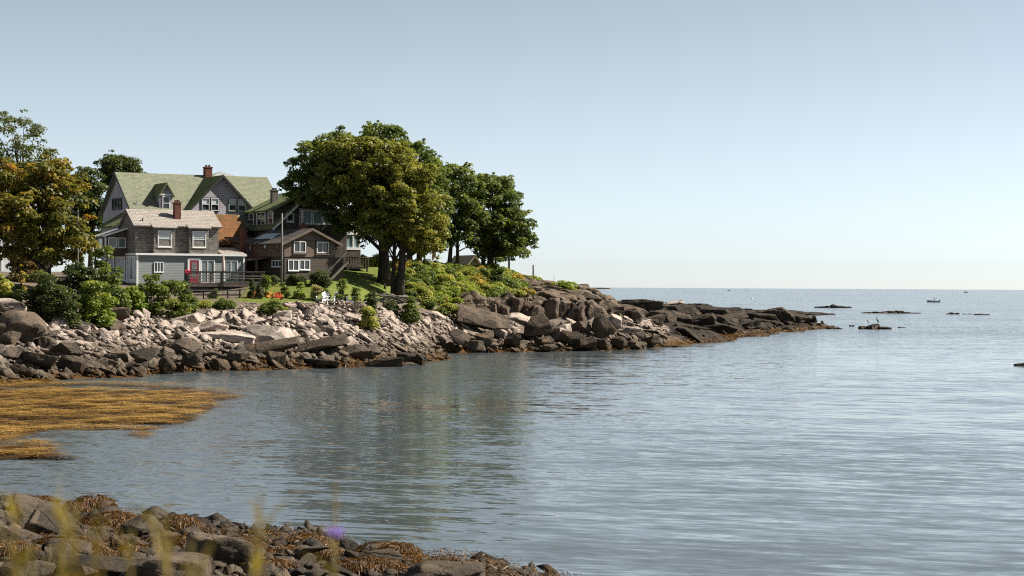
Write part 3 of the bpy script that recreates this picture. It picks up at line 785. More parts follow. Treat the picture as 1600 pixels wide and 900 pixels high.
# ------------------------------------------------------------------ seaweed
def ribbons(name, p0, dirs, length, width, mat, tint, segs=3, curl=.25, drop=None, parent=None, flat=True, seed=0):
    r = np.random.default_rng(seed); n = len(p0)
    up = np.zeros((n, 3)); up[:, 2] = 1
    side = np.cross(dirs, up); side /= np.linalg.norm(side, axis=1)[:, None] + 1e-9
    if not flat:
        j = r.normal(0, .8, n)[:, None]; side = side * np.cos(j) + np.cross(dirs, side) * np.sin(j)
    bend = r.normal(0, curl, n)
    V = np.zeros((n, segs + 1, 2, 3))
    for k in range(segs + 1):
        t = k / segs
        c0 = p0 + dirs * (length * t)[:, None] + side * (bend * length * t * t)[:, None]
        if drop is not None: c0[:, 2] -= drop * t * t * length
        wv = (width * (1 - .75 * t ** 2) * (.4 + .6 * min(1, t * 3)))[:, None] * .5
        V[:, k, 0] = c0 - side * wv; V[:, k, 1] = c0 + side * wv
    V = V.reshape(-1, 3); base = np.arange(n) * (segs + 1) * 2
    Fs = []
    for k in range(segs):
        b = base + 2 * k; Fs.append(np.column_stack([b, b + 1, b + 3, b + 2]))
    Fa = np.stack(Fs, 1).reshape(-1, 4)
    o = np_mesh(name, V, Fa, mat, parent); face_attr(o, 'tint', np.repeat(np.clip(tint, 0, 1), segs))
    return o
# golden raft of floating weed in the cove
n = 170000
px_ = rng.uniform(-60, 400, n); py_ = rng.uniform(588, 722, n)
D = CH * F / (py_ - (YH + ROLL * (px_ - 800)))
lo = np.interp(px_, [-60, 0, 90, 180, 230, 280, 330, 380], [688, 684, 672, 676, 680, 664, 640, 622]); hi = np.interp(px_, [-60, 0, 130, 200, 290, 340, 385], [590, 595, 596, 597, 604, 610, 620])
wx = (px_ - 800) / F * D
nn = fbm(np.column_stack([wx * .10, D * .10]), 4, 61) ; nf = fbm(np.column_stack([wx * .22, D * .55]), 3, 66)
inside = np.minimum((lo - py_) / 14.0, (py_ - hi) / 8.0) + nn * .65
strag = (px_ < 110) & (py_ > 696) & (py_ < 718) & (nn > .15 + (px_) / 260)
ok = ((inside > 0) & (nf > -.62) & (rng.uniform(0, 1, n) < np.clip(.35 + inside * .4, .1, 1))) | (strag & (rng.uniform(0, 1, n) < .5))
wx, D, nn2 = wx[ok], D[ok], nf[ok]; n = len(wx)
ang = rng.normal(.05, .75, n) + fbm(np.column_stack([wx * .15, D * .08]), 2, 64) * .4
dirs = np.column_stack([np.cos(ang), np.sin(ang), rng.normal(0, .015, n)]); dirs *= np.where(rng.uniform(0, 1, n) < .5, 1, -1)[:, None]
lump = fbm(np.column_stack([wx * 1.3, D * .95]), 3, 67)
tint = .41 + nn2 * .45 + lump * .55 + rng.normal(0, .22, n)
raft = ribbons('floating_seaweed', np.column_stack([wx, D, np.clip(.05 + lump * .13 + rng.uniform(-.02, .06, n), .004, .4)]), dirs, rng.uniform(.2, .75, n), rng.uniform(.025, .07, n), M['weed_gold'], tint, 3, .25, seed=3)
tag(raft, 'golden brown raft of seaweed floating in the cove', 'seaweed', kind='stuff')
# rockweed fringe on the far beach, between the tide marks
fr = np.column_stack([rng.uniform(-46, 20, 60000), rng.uniform(112, 196, 60000)]); fz = tz_raw(fr)
ok = (fz > -.05) & (fz < .55) & (fbm(fr * .35, 2, 71) > -.25); fr, fz = fr[ok][:9000], fz[ok][:9000]; n = len(fr)
ang = rng.normal(-1.2, .9, n); dirs = np.column_stack([np.cos(ang), np.sin(ang), -.1 + rng.normal(0, .12, n)])
fringe = ribbons('rockweed', np.column_stack([fr, fz + .16]), dirs, rng.uniform(.25, .7, n), rng.uniform(.04, .10, n), M['weed_brown'], .55 + rng.normal(0, .28, n), 3, .5, np.full(n, .4), flat=False, seed=4)
tag(fringe, 'brown rockweed fringe along the far beach waterline', 'seaweed', kind='stuff')
fr = np.column_stack([rng.uniform(4, 54, 60000), rng.uniform(188, 318, 60000)]); fz = reef_z(fr); ok = (fz > 0) & (fz < .55); fr, fz = fr[ok][:9000], fz[ok][:9000]; n = len(fr)
ang = rng.uniform(-2.4, .2, n); dirs = np.column_stack([np.cos(ang), np.sin(ang), -.1 + rng.normal(0, .12, n)])
fringe = ribbons('rockweed', np.column_stack([fr, fz + .14]), dirs, rng.uniform(.3, .9, n), rng.uniform(.06, .15, n), M['weed_brown'], .5 + rng.normal(0, .3, n), 2, .5, np.full(n, .4), flat=False, seed=8)
tag(fringe, 'brown rockweed fringe around the dark reef', 'seaweed', kind='stuff')
# rockweed cushions on the near shore
humps = [(60, 790, 0, .5, .45, .25), (320, 812, 0, .4, .4, .2), (20, 860, 0, .5, .4, .2), (300, 850, 0, .45, .4, .2), (490, 850, 0, .5, .4, .2), (625, 872, 0, .5, .5, .3), (655, 890, 0, .4, .4, .2), (545, 842, 0, .45, .4, .26), (380, 850, 0, .4, .4, .16), (150, 870, 0, .45, .4, .18), (150, 796, 49.8, .6, .5, .34), (128, 802, 48.6, .4, .4, .3), (245, 806, 48.2, .8, .5, .3), (285, 822, 47.0, .45, .4, .26), (10, 796, 50, .45, .4, .24), (180, 815, 47.6, .7, .5, .22), (110, 858, 45, .75, .5, .24),
         (215, 866, 44.5, .5, .4, .2), (560, 852, 44.2, .45, .5, .28), (600, 868, 43.3, .6, .5, .3), (640, 882, 42.5, .45, .5, .22), (450, 864, 43.8, .6, .4, .16), (575, 888, 42.2, .7, .5, .2), (520, 868, 43.5, .4, .4, .16), (425, 885, 42.6, .5, .4, .15)]
PV, PD, PL = [], [], []
for k, (x, y, D, a, b, c_) in enumerate(humps):
    D = near_depth(x, y, c_ * .4); m = int(4200 * a)
    th = np.arccos(rng.uniform(.0, 1, m)); ph = rng.uniform(0, 2 * math.pi, m)
    u = np.column_stack([np.sin(th) * np.cos(ph), np.sin(th) * np.sin(ph), np.cos(th)])
    cen = np.array([XW(x, D), D, ZW(x, y, D)]); sc = np.array([a, b, c_]) * (1 + .18 * fbm(u * 2 + k, 3, 80 + k))[:, None]
    PV.append(cen + u * sc)
    dn = np.column_stack([np.cos(th) * np.cos(ph), np.cos(th) * np.sin(ph), -np.sin(th) - .15]) + rng.normal(0, .35, (m, 3)); dn /= np.linalg.norm(dn, axis=1)[:, None]
    PD.append(dn)
    rock('cushion_rock', 330 + k, (XW(x, D), D, ZW(x, y, D)), (a * .93, b * .93, c_ * .93), (0, 0, .3 * k), 'near_rock', 3, 8, 6, .1, near) if False else None
    o = rock('stone', 330 + k, (XW(x, D), D, ZW(x, y, D) - .03), (a * .95, b * .95, c_ * .95), (0, 0, 0), 'near_rock', 3, 8, 6, .1, near)
gq_ = np.column_stack([rng.uniform(-15, 1.5, 30000), rng.uniform(35, 53, 30000)]); gz_ = nz_raw(gq_); ok = (gz_ > -.02) & (gz_ < .9) & (fbm(gq_ * .55, 3, 95) > .08); gq_, gz_ = gq_[ok][:9000], gz_[ok][:9000]
a_ = rng.uniform(0, 6.28, len(gq_)); PV.append(np.column_stack([gq_, gz_ + rng.uniform(.05, .28, len(gq_))])); PD.append(np.column_stack([np.cos(a_), np.sin(a_), rng.uniform(-.5, .1, len(gq_))]))
PV, PD = np.vstack(PV), np.vstack(PD); n = len(PV)
cush = ribbons('rockweed', PV, PD, rng.uniform(.05, .16, n), rng.uniform(.010, .026, n), M['weed_brown'], .5 + rng.normal(0, .3, n), 2, .5, np.full(n, .3), flat=False, seed=5)
tag(cush, 'orange brown rockweed draped over near shore rocks', 'seaweed', kind='stuff')

# ------------------------------------------------------------------ foliage
def leaves(centers, radii, per, size, r, flat=.62, upb=.7):
    """leaf sized rhombs spread through clumps; returns verts, faces, clump index"""
    n = int(per.sum()); ci = np.repeat(np.arange(len(centers)), per)
    u = r.normal(size=(n, 3)); u /= np.linalg.norm(u, axis=1)[:, None]
    u[:, 2] = np.where(r.uniform(0, 1, n) < .6, np.abs(u[:, 2]), u[:, 2])
    rad = radii[ci] * (.3 + .7 * r.uniform(0, 1, n) ** .5)
    pos = centers[ci] + u * rad[:, None] * np.array([1, 1, flat])
    nm = u * .7 + np.array([0, 0, upb]) + r.normal(0, .5, (n, 3)); nm /= np.linalg.norm(nm, axis=1)[:, None]
    a = np.cross(nm, r.normal(size=(n, 3))); a /= np.linalg.norm(a, axis=1)[:, None] + 1e-9
    b = np.cross(nm, a); s_ = size * r.uniform(.65, 1.35, n)
    L, Wd = (s_ * .62)[:, None], (s_ * .40)[:, None]
    V = np.stack([pos - a * L, pos + b * Wd + nm * L * .15, pos + a * L, pos - b * Wd + nm * L * .15], 1).reshape(-1, 3)
    return V, np.arange(4 * n).reshape(-1, 4), ci
def crown_mesh(name, parent, centers, radii, per, size, mat, r, bias=None, **kw):
    V, Fa, ci = leaves(centers, radii, per, size, r, **kw)
    o = np_mesh(name, V, Fa, mat, parent)
    cb = r.normal(.45, .17, len(centers)) if bias is None else bias
    face_attr(o, 'tint', np.clip(cb[ci] + r.normal(0, .14, len(ci)), 0, 1))
    return o

def tree(label, xt, D, prof, mat, seed, name='maple_tree', n_cl=260, per=170, leaf=.24, cr=.85, kd=.8, trunk_r=.5, lean=0.0, fork=.35, stems=((0, 0, 1.0),), limbs=26, group=None, shell=.42, base_dy=0.0, tintmul=0.0):
    """prof: rows (y, left x, right x) of the crown outline as seen in the photo, turned into metres at D"""
    r = np.random.default_rng(seed); X0 = XW(xt, D); Z0 = tz(X0, D) - .15
    root = empty(name, (X0, D, Z0)); tag(root, label, 'tree', group)
    s_ = D / F
    zs = np.array([ZW(xt, y, D) - Z0 for y, _, _ in prof]); rl = np.array([(xt - a) * s_ for _, a, _ in prof]); rrr = np.array([(b - xt) * s_ for _, _, b in prof])
    o_ = np.argsort(zs); zs, rl, rrr = zs[o_], rl[o_], rrr[o_]
    mid = (rrr - rl) / 2; half = (rrr + rl) / 2
    zc = r.uniform(zs[0], zs[-1], n_cl * 6); wgt = np.interp(zc, zs, half) ** 1.3; zc = zc[r.uniform(0, 1, len(zc)) < wgt / wgt.max()][:n_cl]
    m = len(zc); ph = r.uniform(0, 2 * math.pi, m); q = r.uniform(0, 1, m) ** shell
    hf = np.maximum(np.interp(zc, zs, half) - cr * .55, .1)
    C = np.column_stack([np.interp(zc, zs, mid) + np.cos(ph) * q * hf, np.sin(ph) * q * hf * kd + base_dy, zc])
    C[:, 2] = np.clip(C[:, 2], zs[0] + .2, zs[-1] - cr * .5)
    # let clumps push each other apart, so that gaps and tiers open between them
    for _ in range(3):
        for i in range(0, m):
            dd = (C - C[i]) * np.array([1, 1, 1.7]); L_ = np.linalg.norm(dd, axis=1); nbr = (L_ < cr * 1.02) & (L_ > 1e-6)
            if nbr.any(): C[i] -= (dd[nbr] / L_[nbr][:, None] * (cr * 1.02 - L_[nbr])[:, None]).mean(0) * .5
    hf2 = np.maximum(np.interp(C[:, 2], zs, half), .2); md2 = np.interp(C[:, 2], zs, mid); k_ = np.hypot((C[:, 0] - md2) / hf2, (C[:, 1] - base_dy) / (hf2 * kd))
    sh = np.minimum(1, .97 / np.maximum(k_, 1e-3)); C[:, 0] = md2 + (C[:, 0] - md2) * sh; C[:, 1] = base_dy + (C[:, 1] - base_dy) * sh
    rad = cr * r.uniform(.45, 1.15, m)
    # ragged sprigs beyond the outline
    e = r.permutation(m)[:m // 3]; out_ = C[e] - np.array([0, base_dy, (zs[0] + zs[-1]) / 2]); out_ /= np.linalg.norm(out_, axis=1)[:, None]
    C = np.vstack([C, C[e] + out_ * (rad[e] * r.uniform(.7, 1.15, len(e)))[:, None]]); rad = np.concatenate([rad, rad[e] * r.uniform(.25, .5, len(e))]); m = len(C)
    pr = np.maximum((per * (rad / cr) ** 2).astype(int), 12)
    bias = r.normal(.42, .15, m) + .16 * (C[:, 2] - C[:, 2].mean()) / (np.ptp(C[:, 2]) + .1) + tintmul * (C[:, 0] / (half.max()))  # sunlight put into the tint: higher clumps lighter, tintmul shifts it sideways
    crown_mesh('crown', root, C, rad, pr, leaf, mat, r, bias)
    mb = MB(); zlow = zs[0]
    for (sx, sy, sr) in stems:
        topz = zlow + (zs[-1] - zlow) * .62
        zf = max(zlow * .75, 1.0)
        pts, rads = [], []
        for k in range(7):
            t = k / 6; z = t * topz
            pts.append((sx + lean * t * 1.2 + .12 * math.sin(3 * t + sx * 5) + np.interp(z, zs, mid) * .5 * t * t, sy + .1 * math.sin(4 * t + seed), z))
            rads.append(trunk_r * sr * ((1.35 if k == 0 else 1.0) * (1 - .72 * t)))
        mb.tube(pts, rads, 9)
        order = r.permutation(m)[:limbs]
        for j in order:
            cz_ = C[j]; t0 = min(.95, max(zf / topz, (cz_[2] * .62) / topz * r.uniform(.75, 1.0)))
            k0 = t0 * 6; a = int(min(5, k0)); fr_ = k0 - a
            p0 = Vector(pts[a]).lerp(Vector(pts[a + 1]), fr_); p3 = Vector(cz_)
            p1 = p0.lerp(p3, .4) + Vector((0, 0, .12 * (p3 - p0).length)); p2 = p0.lerp(p3, .75) + Vector((0, 0, .10 * (p3 - p0).length))
            r0 = trunk_r * sr * (1 - .72 * t0) * r.uniform(.28, .5)
            mb.tube([p0, p1, p2, p3], [r0, r0 * .7, r0 * .42, r0 * .14], 6, False)
    mb.build('trunk', M['bark'], root, True)
    return root
tree('big dark green maple with thick forked trunk behind the olive maple', 601, 184, ((196, 560, 600), (204, 512, 634), (220, 478, 662), (240, 454, 682), (265, 438, 694), (290, 434, 698), (306, 438, 700), (325, 474, 700), (350, 515, 700), (378, 552, 690)),
     M['leaf_green'], 1, n_cl=500, per=165, trunk_r=.62, lean=-.8, kd=.7, limbs=30)
tree('big olive maple turning yellow with twin trunks by the driftwood', 624, 179, ((216, 530, 590), (228, 486, 640), (252, 478, 668), (285, 484, 694), (315, 502, 706), (340, 530, 702), (362, 560, 706), (380, 598, 704), (394, 636, 694)),
     M['leaf_olive'], 2, n_cl=400, per=160, trunk_r=.44, kd=.75, limbs=22, stems=((0, 0, 1.0), (-.55, .25, .55)), tintmul=.10)
tree('dark maple with two trunks between the big maple and the flag', 648, 197, ((248, 625, 690), (275, 612, 700), (320, 612, 708), (370, 618, 704), (398, 628, 690)),
     M['leaf_green'], 3, n_cl=170, per=160, trunk_r=.36, stems=((-.45, 0, 1.0), (.3, .2, .9)), limbs=16)
tree('green maple on two thin crooked stems beside the stone cottage', 706, 203, ((257, 690, 722), (268, 668, 742), (295, 655, 762), (335, 652, 768), (364, 662, 758), (384, 672, 738)),
     M['leaf_green'], 4, n_cl=190, per=165, trunk_r=.27, stems=((-.2, 0, 1.0), (.55, .2, .8)), limbs=16, lean=.2)
tree('round green maple ending the row above the sea', 765, 207, ((273, 746, 778), (282, 722, 804), (303, 712, 821), (330, 716, 834), (355, 718, 843), (380, 722, 843), (394, 730, 838), (402, 748, 812)),
     M['leaf_green'], 5, n_cl=270, per=165, trunk_r=.42, stems=((0, 0, 1.0), (-.9, .2, .4), (.7, -.1, .35), (-.5, .4, .35)), limbs=16)
tree('autumn maple with orange and yellow leaves left of the grey house', 72, 146, ((250, 15, 75), (262, -25, 118), (288, -48, 144), (320, -58, 160), (350, -62, 166), (376, -52, 165), (396, -30, 152), (412, 10, 118)),
     M['leaf_autumn'], 6, n_cl=250, per=150, leaf=.26, trunk_r=.36, limbs=30, tintmul=-.05)
tree('tall pale green tree behind the autumn maple', 35, 214, ((172, -12, 12), (184, -45, 48), (205, -60, 76), (232, -75, 94), (262, -72, 108), (300, -62, 104), (345, -40, 85)),
     M['leaf_dull'], 7, name='tall_tree', n_cl=210, per=95, cr=1.0, trunk_r=.4, limbs=34)
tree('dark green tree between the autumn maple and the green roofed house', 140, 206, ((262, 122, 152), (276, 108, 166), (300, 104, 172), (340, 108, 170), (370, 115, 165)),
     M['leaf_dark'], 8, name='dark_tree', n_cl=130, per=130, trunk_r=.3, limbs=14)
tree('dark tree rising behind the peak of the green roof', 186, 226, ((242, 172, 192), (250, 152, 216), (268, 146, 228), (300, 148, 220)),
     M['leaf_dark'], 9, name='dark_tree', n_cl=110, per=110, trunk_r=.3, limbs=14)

def shrub(label, x, ytop, ybot, hw, D, mat, seed, group=None, name='shrub', leaf=.17, dens=1.0, cat='shrub', kd=.9, sink=True):
    r = np.random.default_rng(seed); s_ = D / F; X0 = XW(x, D)
    ztop = ZW(x, ytop, D); zb = min(ZW(x, ybot, D), tz(X0, D)) if sink else ZW(x, ybot, D)
    h = max(ztop - zb, .3) * 1.12; w_ = hw * s_ * 1.15
    root = empty(name, (X0, D, zb)); tag(root, label, cat, group)
    m = max(8, int(14 * (w_ * w_ + w_ * h) ** .6)); cr = min(.55, .42 * min(w_, h) + .06)
    u = r.normal(size=(m, 3)); u[:, 2] = np.abs(u[:, 2]); u /= np.linalg.norm(u, axis=1)[:, None]
    q = r.uniform(.35, 1, m)[:, None] ** .5
    C = u * q * np.array([max(w_ - cr * .6, .1), max(w_ * kd - cr * .6, .1), max(h - cr * .7, .1)]); C[:, 2] += cr * .2
    rad = cr * r.uniform(.6, 1.25, m); pr = np.maximum((dens * 75 * (rad / leaf / 2.4) ** 2).astype(int), 10)
    crown_mesh('crown', root, C, rad, pr, leaf, mat, r)
    mb = MB()
    for j in range(min(m, 7)):
        mb.tube([(C[j, 0] * .12, C[j, 1] * .12, -.1), (C[j, 0] * .5, C[j, 1] * .5, C[j, 2] * .6), tuple(C[j])], [.05, .035, .012], 5, False)
    mb.build('stem', M['bark'], root)
    return root
shrub('big rounded green bush in front of the grey house', 248, 430, 494, 54, 149, M['leaf_bush'], 20, leaf=.16)
shrub('lime green bush left of the big rounded bush', 212, 449, 492, 22, 147, M['leaf_lime'], 21)
shrub('small green bush right of the big rounded bush', 290, 452, 486, 18, 150, M['leaf_bush'], 22)
shrub('bush with yellow green leaves below the autumn maple', 150, 436, 486, 28, 139, M['leaf_lime'], 23)
shrub('green and red tinged bush beside the glazed sunroom', 160, 388, 470, 34, 146, M['leaf_bush'], 24)
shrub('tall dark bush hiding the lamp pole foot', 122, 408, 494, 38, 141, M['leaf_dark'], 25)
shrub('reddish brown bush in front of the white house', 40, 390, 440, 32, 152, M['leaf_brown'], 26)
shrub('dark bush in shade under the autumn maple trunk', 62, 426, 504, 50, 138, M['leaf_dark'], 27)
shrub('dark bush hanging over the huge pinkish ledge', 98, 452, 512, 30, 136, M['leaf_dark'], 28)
shrub('olive bush at the edge of the huge pinkish ledge', 4, 428, 470, 18, 138, M['leaf_mound'], 29)
shrub('small orange flowering plant below the white porch rail', 33, 418, 436, 7, 141, M['leaf_gold'], 30)
shrub('small green bush between the lime bush and the perched boulder', 185, 458, 492, 20, 145, M['leaf_bush'], 31)
r_ = random.Random(3); k = 0
for j in range(330):
    D = r_.uniform(182.5, 206); x = r_.uniform(622, 826); X = XW(x, D); z = tz(X, D)
    ylow = np.interp(x, [620, 660, 700, 750, 800, 830], [478, 484, 484, 478, 470, 456]); yy = yhor(x) + (CH - z) * F / D
    if yy > ylow or (x > 735 and z < 3.9) or k >= 165: continue
    k += 1; gold = r_.random() < .1; hgt = r_.uniform(.6, 1.3) * (.6 if x > 790 else 1) * (.55 if D > 197 else 1); q = F / D
    shrub('golden tinged low shrub on the headland mound' if gold else 'low bright green shrub on the headland mound', x, yy - hgt * q, yy + 3, r_.uniform(.8, 1.45) * q, D, M['leaf_gold'] if gold else M[r_.choice(('leaf_mound', 'leaf_mound', 'leaf_bush', 'leaf_lime', 'leaf_bush'))],
          500 + k, 'golden shrubs on the mound' if gold else 'green shrubs on the mound', leaf=.15, dens=.8)
shrub('wide lime green bush on the ledge top above the sea', 878, 440, 466, 32, 204, M['leaf_lime'], 40)
shrub('small lime bush hanging over the ledge top', 905, 452, 470, 10, 200, M['leaf_lime'], 41)
shrub('thin grassy bush at the foot of the bare pole', 845, 444, 456, 14, 206, M['leaf_lime'], 42)
shrub('dark low bush behind the mound under the flag', 672, 417, 428, 11, 204, M['leaf_dark'], 43)
shrub('small dark leafy tree beside the round green maple', 779, 402, 424, 11, 196, M['leaf_green'], 44)
shrub('pale leafy shrub behind the lawn by the big trunk', 588, 396, 424, 16, 196, M['leaf_mound'], 45)
shrub('sunny yellow green shrub behind the dark sun porch', 568, 396, 424, 14, 200, M['leaf_lime'], 46)
shrub('dark hedge bush beside the sun porch steps', 556, 410, 430, 10, 190, M['leaf_dark'], 47)
for j, (x, yt, yb, hw, m_, lb) in enumerate(((414, 428, 466, 10, 'leaf_bush', 'tall airy garden shrub beside the clipped conifers'), (446, 440, 462, 7, 'leaf_bush', 'small green garden shrub near the red chair'),
                                             (469, 440, 464, 9, 'leaf_lime', 'yellow green garden shrub in front of the brown house'), (465, 456, 474, 11, 'leaf_cream', 'cream and pink flowering shrub at the wall'),
                                             (494, 446, 464, 10, 'leaf_cream', 'pale flowering shrub behind the white chairs'), (535, 436, 468, 11, 'leaf_bush', 'leafy little garden tree behind the white chairs'),
                                             (556, 450, 470, 9, 'leaf_bush', 'green shrub right of the white chairs'), (580, 448, 468, 11, 'leaf_dark', 'dark shrub left of the driftwood pile'),
                                             (508, 452, 466, 9, 'leaf_lime', 'lime green plant between pale flowers and white chair'), (425, 470, 494, 20, 'leaf_bush', 'green clump growing out of the stone wall'),
                                             (444, 480, 496, 13, 'leaf_lime', 'lime green clump at the foot of the wall'), (335, 450, 470, 9, 'leaf_bush', 'vine climbing over the garden fence'), (352, 466, 484, 18, 'leaf_bush', 'green clump below the garden fence end'),
                                             (318, 468, 482, 22, 'leaf_mound', 'grassy clump under the garden fence'), (640, 466, 490, 16, 'leaf_bush', 'green bush right of the driftwood pile'),
                                             (612, 472, 486, 16, 'leaf_dark', 'dark creeping bush under the driftwood pile'), (576, 478, 488, 16, 'leaf_mound', 'mossy clump left of the creeping bush'),
                                             (700, 474, 492, 18, 'leaf_mound', 'shrub at the top of the rubble beach'), (668, 470, 492, 16, 'leaf_bush', 'bush above the rubble beach'),
                                             (463, 428, 445, 16, 'leaf_dark', 'dark foundation shrub by the lower windows'), (500, 424, 446, 18, 'leaf_dark', 'dark foundation shrub by the outside stair'), (425, 430, 450, 12, 'leaf_dark', 'dark foundation shrub by the utility pole'))):
    D = 170 if 'foundation' in lb else (155.5 if yb > 478 and x < 600 else (162 if x < 600 else 173)) if x < 645 else 181
    shrub(lb, x, yt, yb, hw, D, M[m_], 60 + j, leaf=.13)
def conifer(label, x, yt, yb, hw, D, seed):
    r = np.random.default_rng(seed); s_ = D / F; X0 = XW(x, D); zb = tz(X0, D) - .05; h = ZW(x, yt, D) - zb; w_ = hw * s_
    root = empty('conifer', (X0, D, zb)); tag(root, label, 'conifer')
    t = r.uniform(0, 1, 70); ph = r.uniform(0, 6.28, 70); rr_ = w_ * (1 - t) ** .8 * .75
    C = np.column_stack([rr_ * np.cos(ph), rr_ * np.sin(ph), t * h * .95 + .08])
    crown_mesh('crown', root, C, np.full(70, .16), np.full(70, 24), .1, M['leaf_dark'], r)
    MB().tube([(0, 0, -.1), (0, 0, h * .8)], [.05, .02], 6).build('trunk', M['bark'], root)
conifer('taller clipped conifer cone against the grey fence panel', 394, 437, 468, 7, 161, 1)
conifer('shorter clipped conifer cone right of the taller one', 405, 446, 469, 7, 160.5, 2)

# tall grass where lawn meets beach
gq = np.column_stack([rng.uniform(-44, 8, 40000), rng.uniform(126, 206, 40000)]); gz = tz_raw(gq); gxp = 800 + F * gq[:, 0] / gq[:, 1]
ok = (gz > np.where(gxp < 740, 3.75, 4.9)) & (gz < np.where(gxp < 740, 4.7, 6.4)) & (fbm(gq * .3, 2, 90) > -.1); gq, gz = gq[ok][:9000], gz[ok][:9000]; n = len(gq)
dirs = np.column_stack([rng.normal(0, .4, n), rng.normal(0, .4, n), np.ones(n)]); dirs /= np.linalg.norm(dirs, axis=1)[:, None]
g = ribbons('long_grass', np.column_stack([gq, gz]), dirs, rng.uniform(.15, .45, n), rng.uniform(.03, .06, n), M['leaf_mound'], .45 + rng.normal(0, .25, n), 2, .4, np.full(n, .3), flat=False, seed=6)
tag(g, 'long grass along the top of the beach', 'grass', kind='stuff')

# ------------------------------------------------------------------ houses
def front(plane): return lambda u, o, z: (u, plane - o, z)
def leftf(plane): return lambda u, o, z: (plane - o, u, z)
def rightf(plane): return lambda u, o, z: (plane + o, u, z)
def win(h, T, u, z, w_, ht, cols=1, rows=1, frame='white', pane='glass', fw=.09, blind=0.0, curtain=False, name='window'):
    """window centred at u, z on a wall: frame with bars proud of the wall, sill, pane set back in it, optional blind"""
    a, b, c0, d = u - w_ / 2, u + w_ / 2, z - ht / 2, z + ht / 2
    m = MB()
    m.box(a - fw, a, -.02, .07, c0 - fw, d + fw, T); m.box(b, b + fw, -.02, .07, c0 - fw, d + fw, T)
    m.box(a, b, -.02, .07, d, d + fw, T); m.box(a, b, -.02, .07, c0 - fw, c0, T)
    for k in range(1, cols): x = a + (b - a) * k / cols; m.box(x - .035, x + .035, -.02, .055, c0, d, T)
    for k in range(1, rows): q = c0 + (d - c0) * k / rows; m.box(a, b, -.02, .05, q - .03, q + .03, T)
    o = m.build(name, M[frame], h)
    MB().box(a, b, -.03, .012, c0, d, T).build('pane', M[pane], o)
    MB().box(a - fw * 1.4, b + fw * 1.4, -.02, .12, c0 - fw * 1.7, c0 - fw - .002, T).build('sill', M[frame], o)
    if blind: MB().box(a + .02, b - .02, .012, .022, d - (d - c0) * blind, d - .01, T).build('blind', M['curtain'], o)
    if curtain:
        for (p, q) in ((a + .03, a + (b - a) * .38), (a + (b - a) * .62, b - .03)):
            MB().box(p, q, .012, .024, c0 + .02, d - .02, T).build('curtain', M['curtain'], o)
    return o
def house(name, label, loc, yaw, cat='house'):
    o = empty(name, loc, R(yaw)); tag(o, label, cat); return o
def chimney(h, x, y, z0, z1, w_=.6, mat='brick', parent=None):
    m = MB(); m.box(x - w_ / 2, x + w_ / 2, y - w_ / 2, y + w_ / 2, z0, z1 - .18); m.box(x - w_ / 2 - .05, x + w_ / 2 + .05, y - w_ / 2 - .05, y + w_ / 2 + .05, z1 - .18, z1 - .06)
    o = m.build('chimney', M[mat], parent or h)
    m = MB(); q = w_ * .22
    for sx in (-1, 1): m.box(x + sx * q - .09, x + sx * q + .09, y - .09, y + .09, z1 - .06, z1 + .14)
    m.build('flue', M['brick' if mat == 'brick' else 'dark_trim'], o); return o

# ---- small grey house
h = house('grey_house', 'grey clapboard house with pink grey roof and weathered shingle upper floor', P(214, 447, 168), 28)
MB().box(0, 9.85, 0, 7.0, -1.6, 2.72).build('wall', M['grey_siding'], h)
m = MB(); m.box(-.18, 10.05, -.22, 7.1, 2.72, 2.90); m.build('cornice', M['white'], h)
for q_ in ((-.06, .10, -.06, .10, -.6, 2.72), (9.75, 9.92, -.06, .10, -1.6, 2.72), (-.055, .0, 6.9, 7.06, -1, 2.72)): MB().box(*q_).build('corner_board', M['white'], h)
MB().box(-.055, .0, .1, 6.9, .28, .52).build('water_table', M['white'], h)
for k, (y, w_) in enumerate(((1.65, 2.4), (4.85, 2.6))):
    win(h, leftf(0), y, 1.58, w_, 1.9, 2, 1, 'white', 'glass', .13, curtain=True)
win(h, front(0), 1.15 - .35, -.25, .55, .3, 1, 1, 'white', 'glass', .1)
win(h, front(0), 1.95, 1.68, .72, .78, 3, 1, 'white', 'glass', .06)
win(h, front(0), 6.45, 1.32, 1.12, 1.9, 2, 1, 'white', 'glass_pale', .09)
win(h, front(0), 8.62, 1.32, 1.12, 1.9, 2, 1, 'white', 'glass_pale', .09)
d = MB().box(4.75, 5.6, -.07, 0, .25, 2.32).build('door', M['red'], h)
m = MB(); m.box(4.58, 4.75, -.1, 0, .25, 2.5); m.box(5.6, 5.77, -.1, 0, .25, 2.5); m.box(4.75, 5.6, -.1, 0, 2.32, 2.5); m.build('frame', M['white'], d)
for i in range(3):
    for j in range(4):
        MB().box(4.94 + i * .165, 5.08 + i * .165, -.085, -.07, .85 + j * .33, 1.13 + j * .33).build('pane', M['glass_pale'], d)
MB().tube([(5.5, -.07, 1.25), (5.5, -.14, 1.25)], .035, 8).build('handle', M['metal'], d)
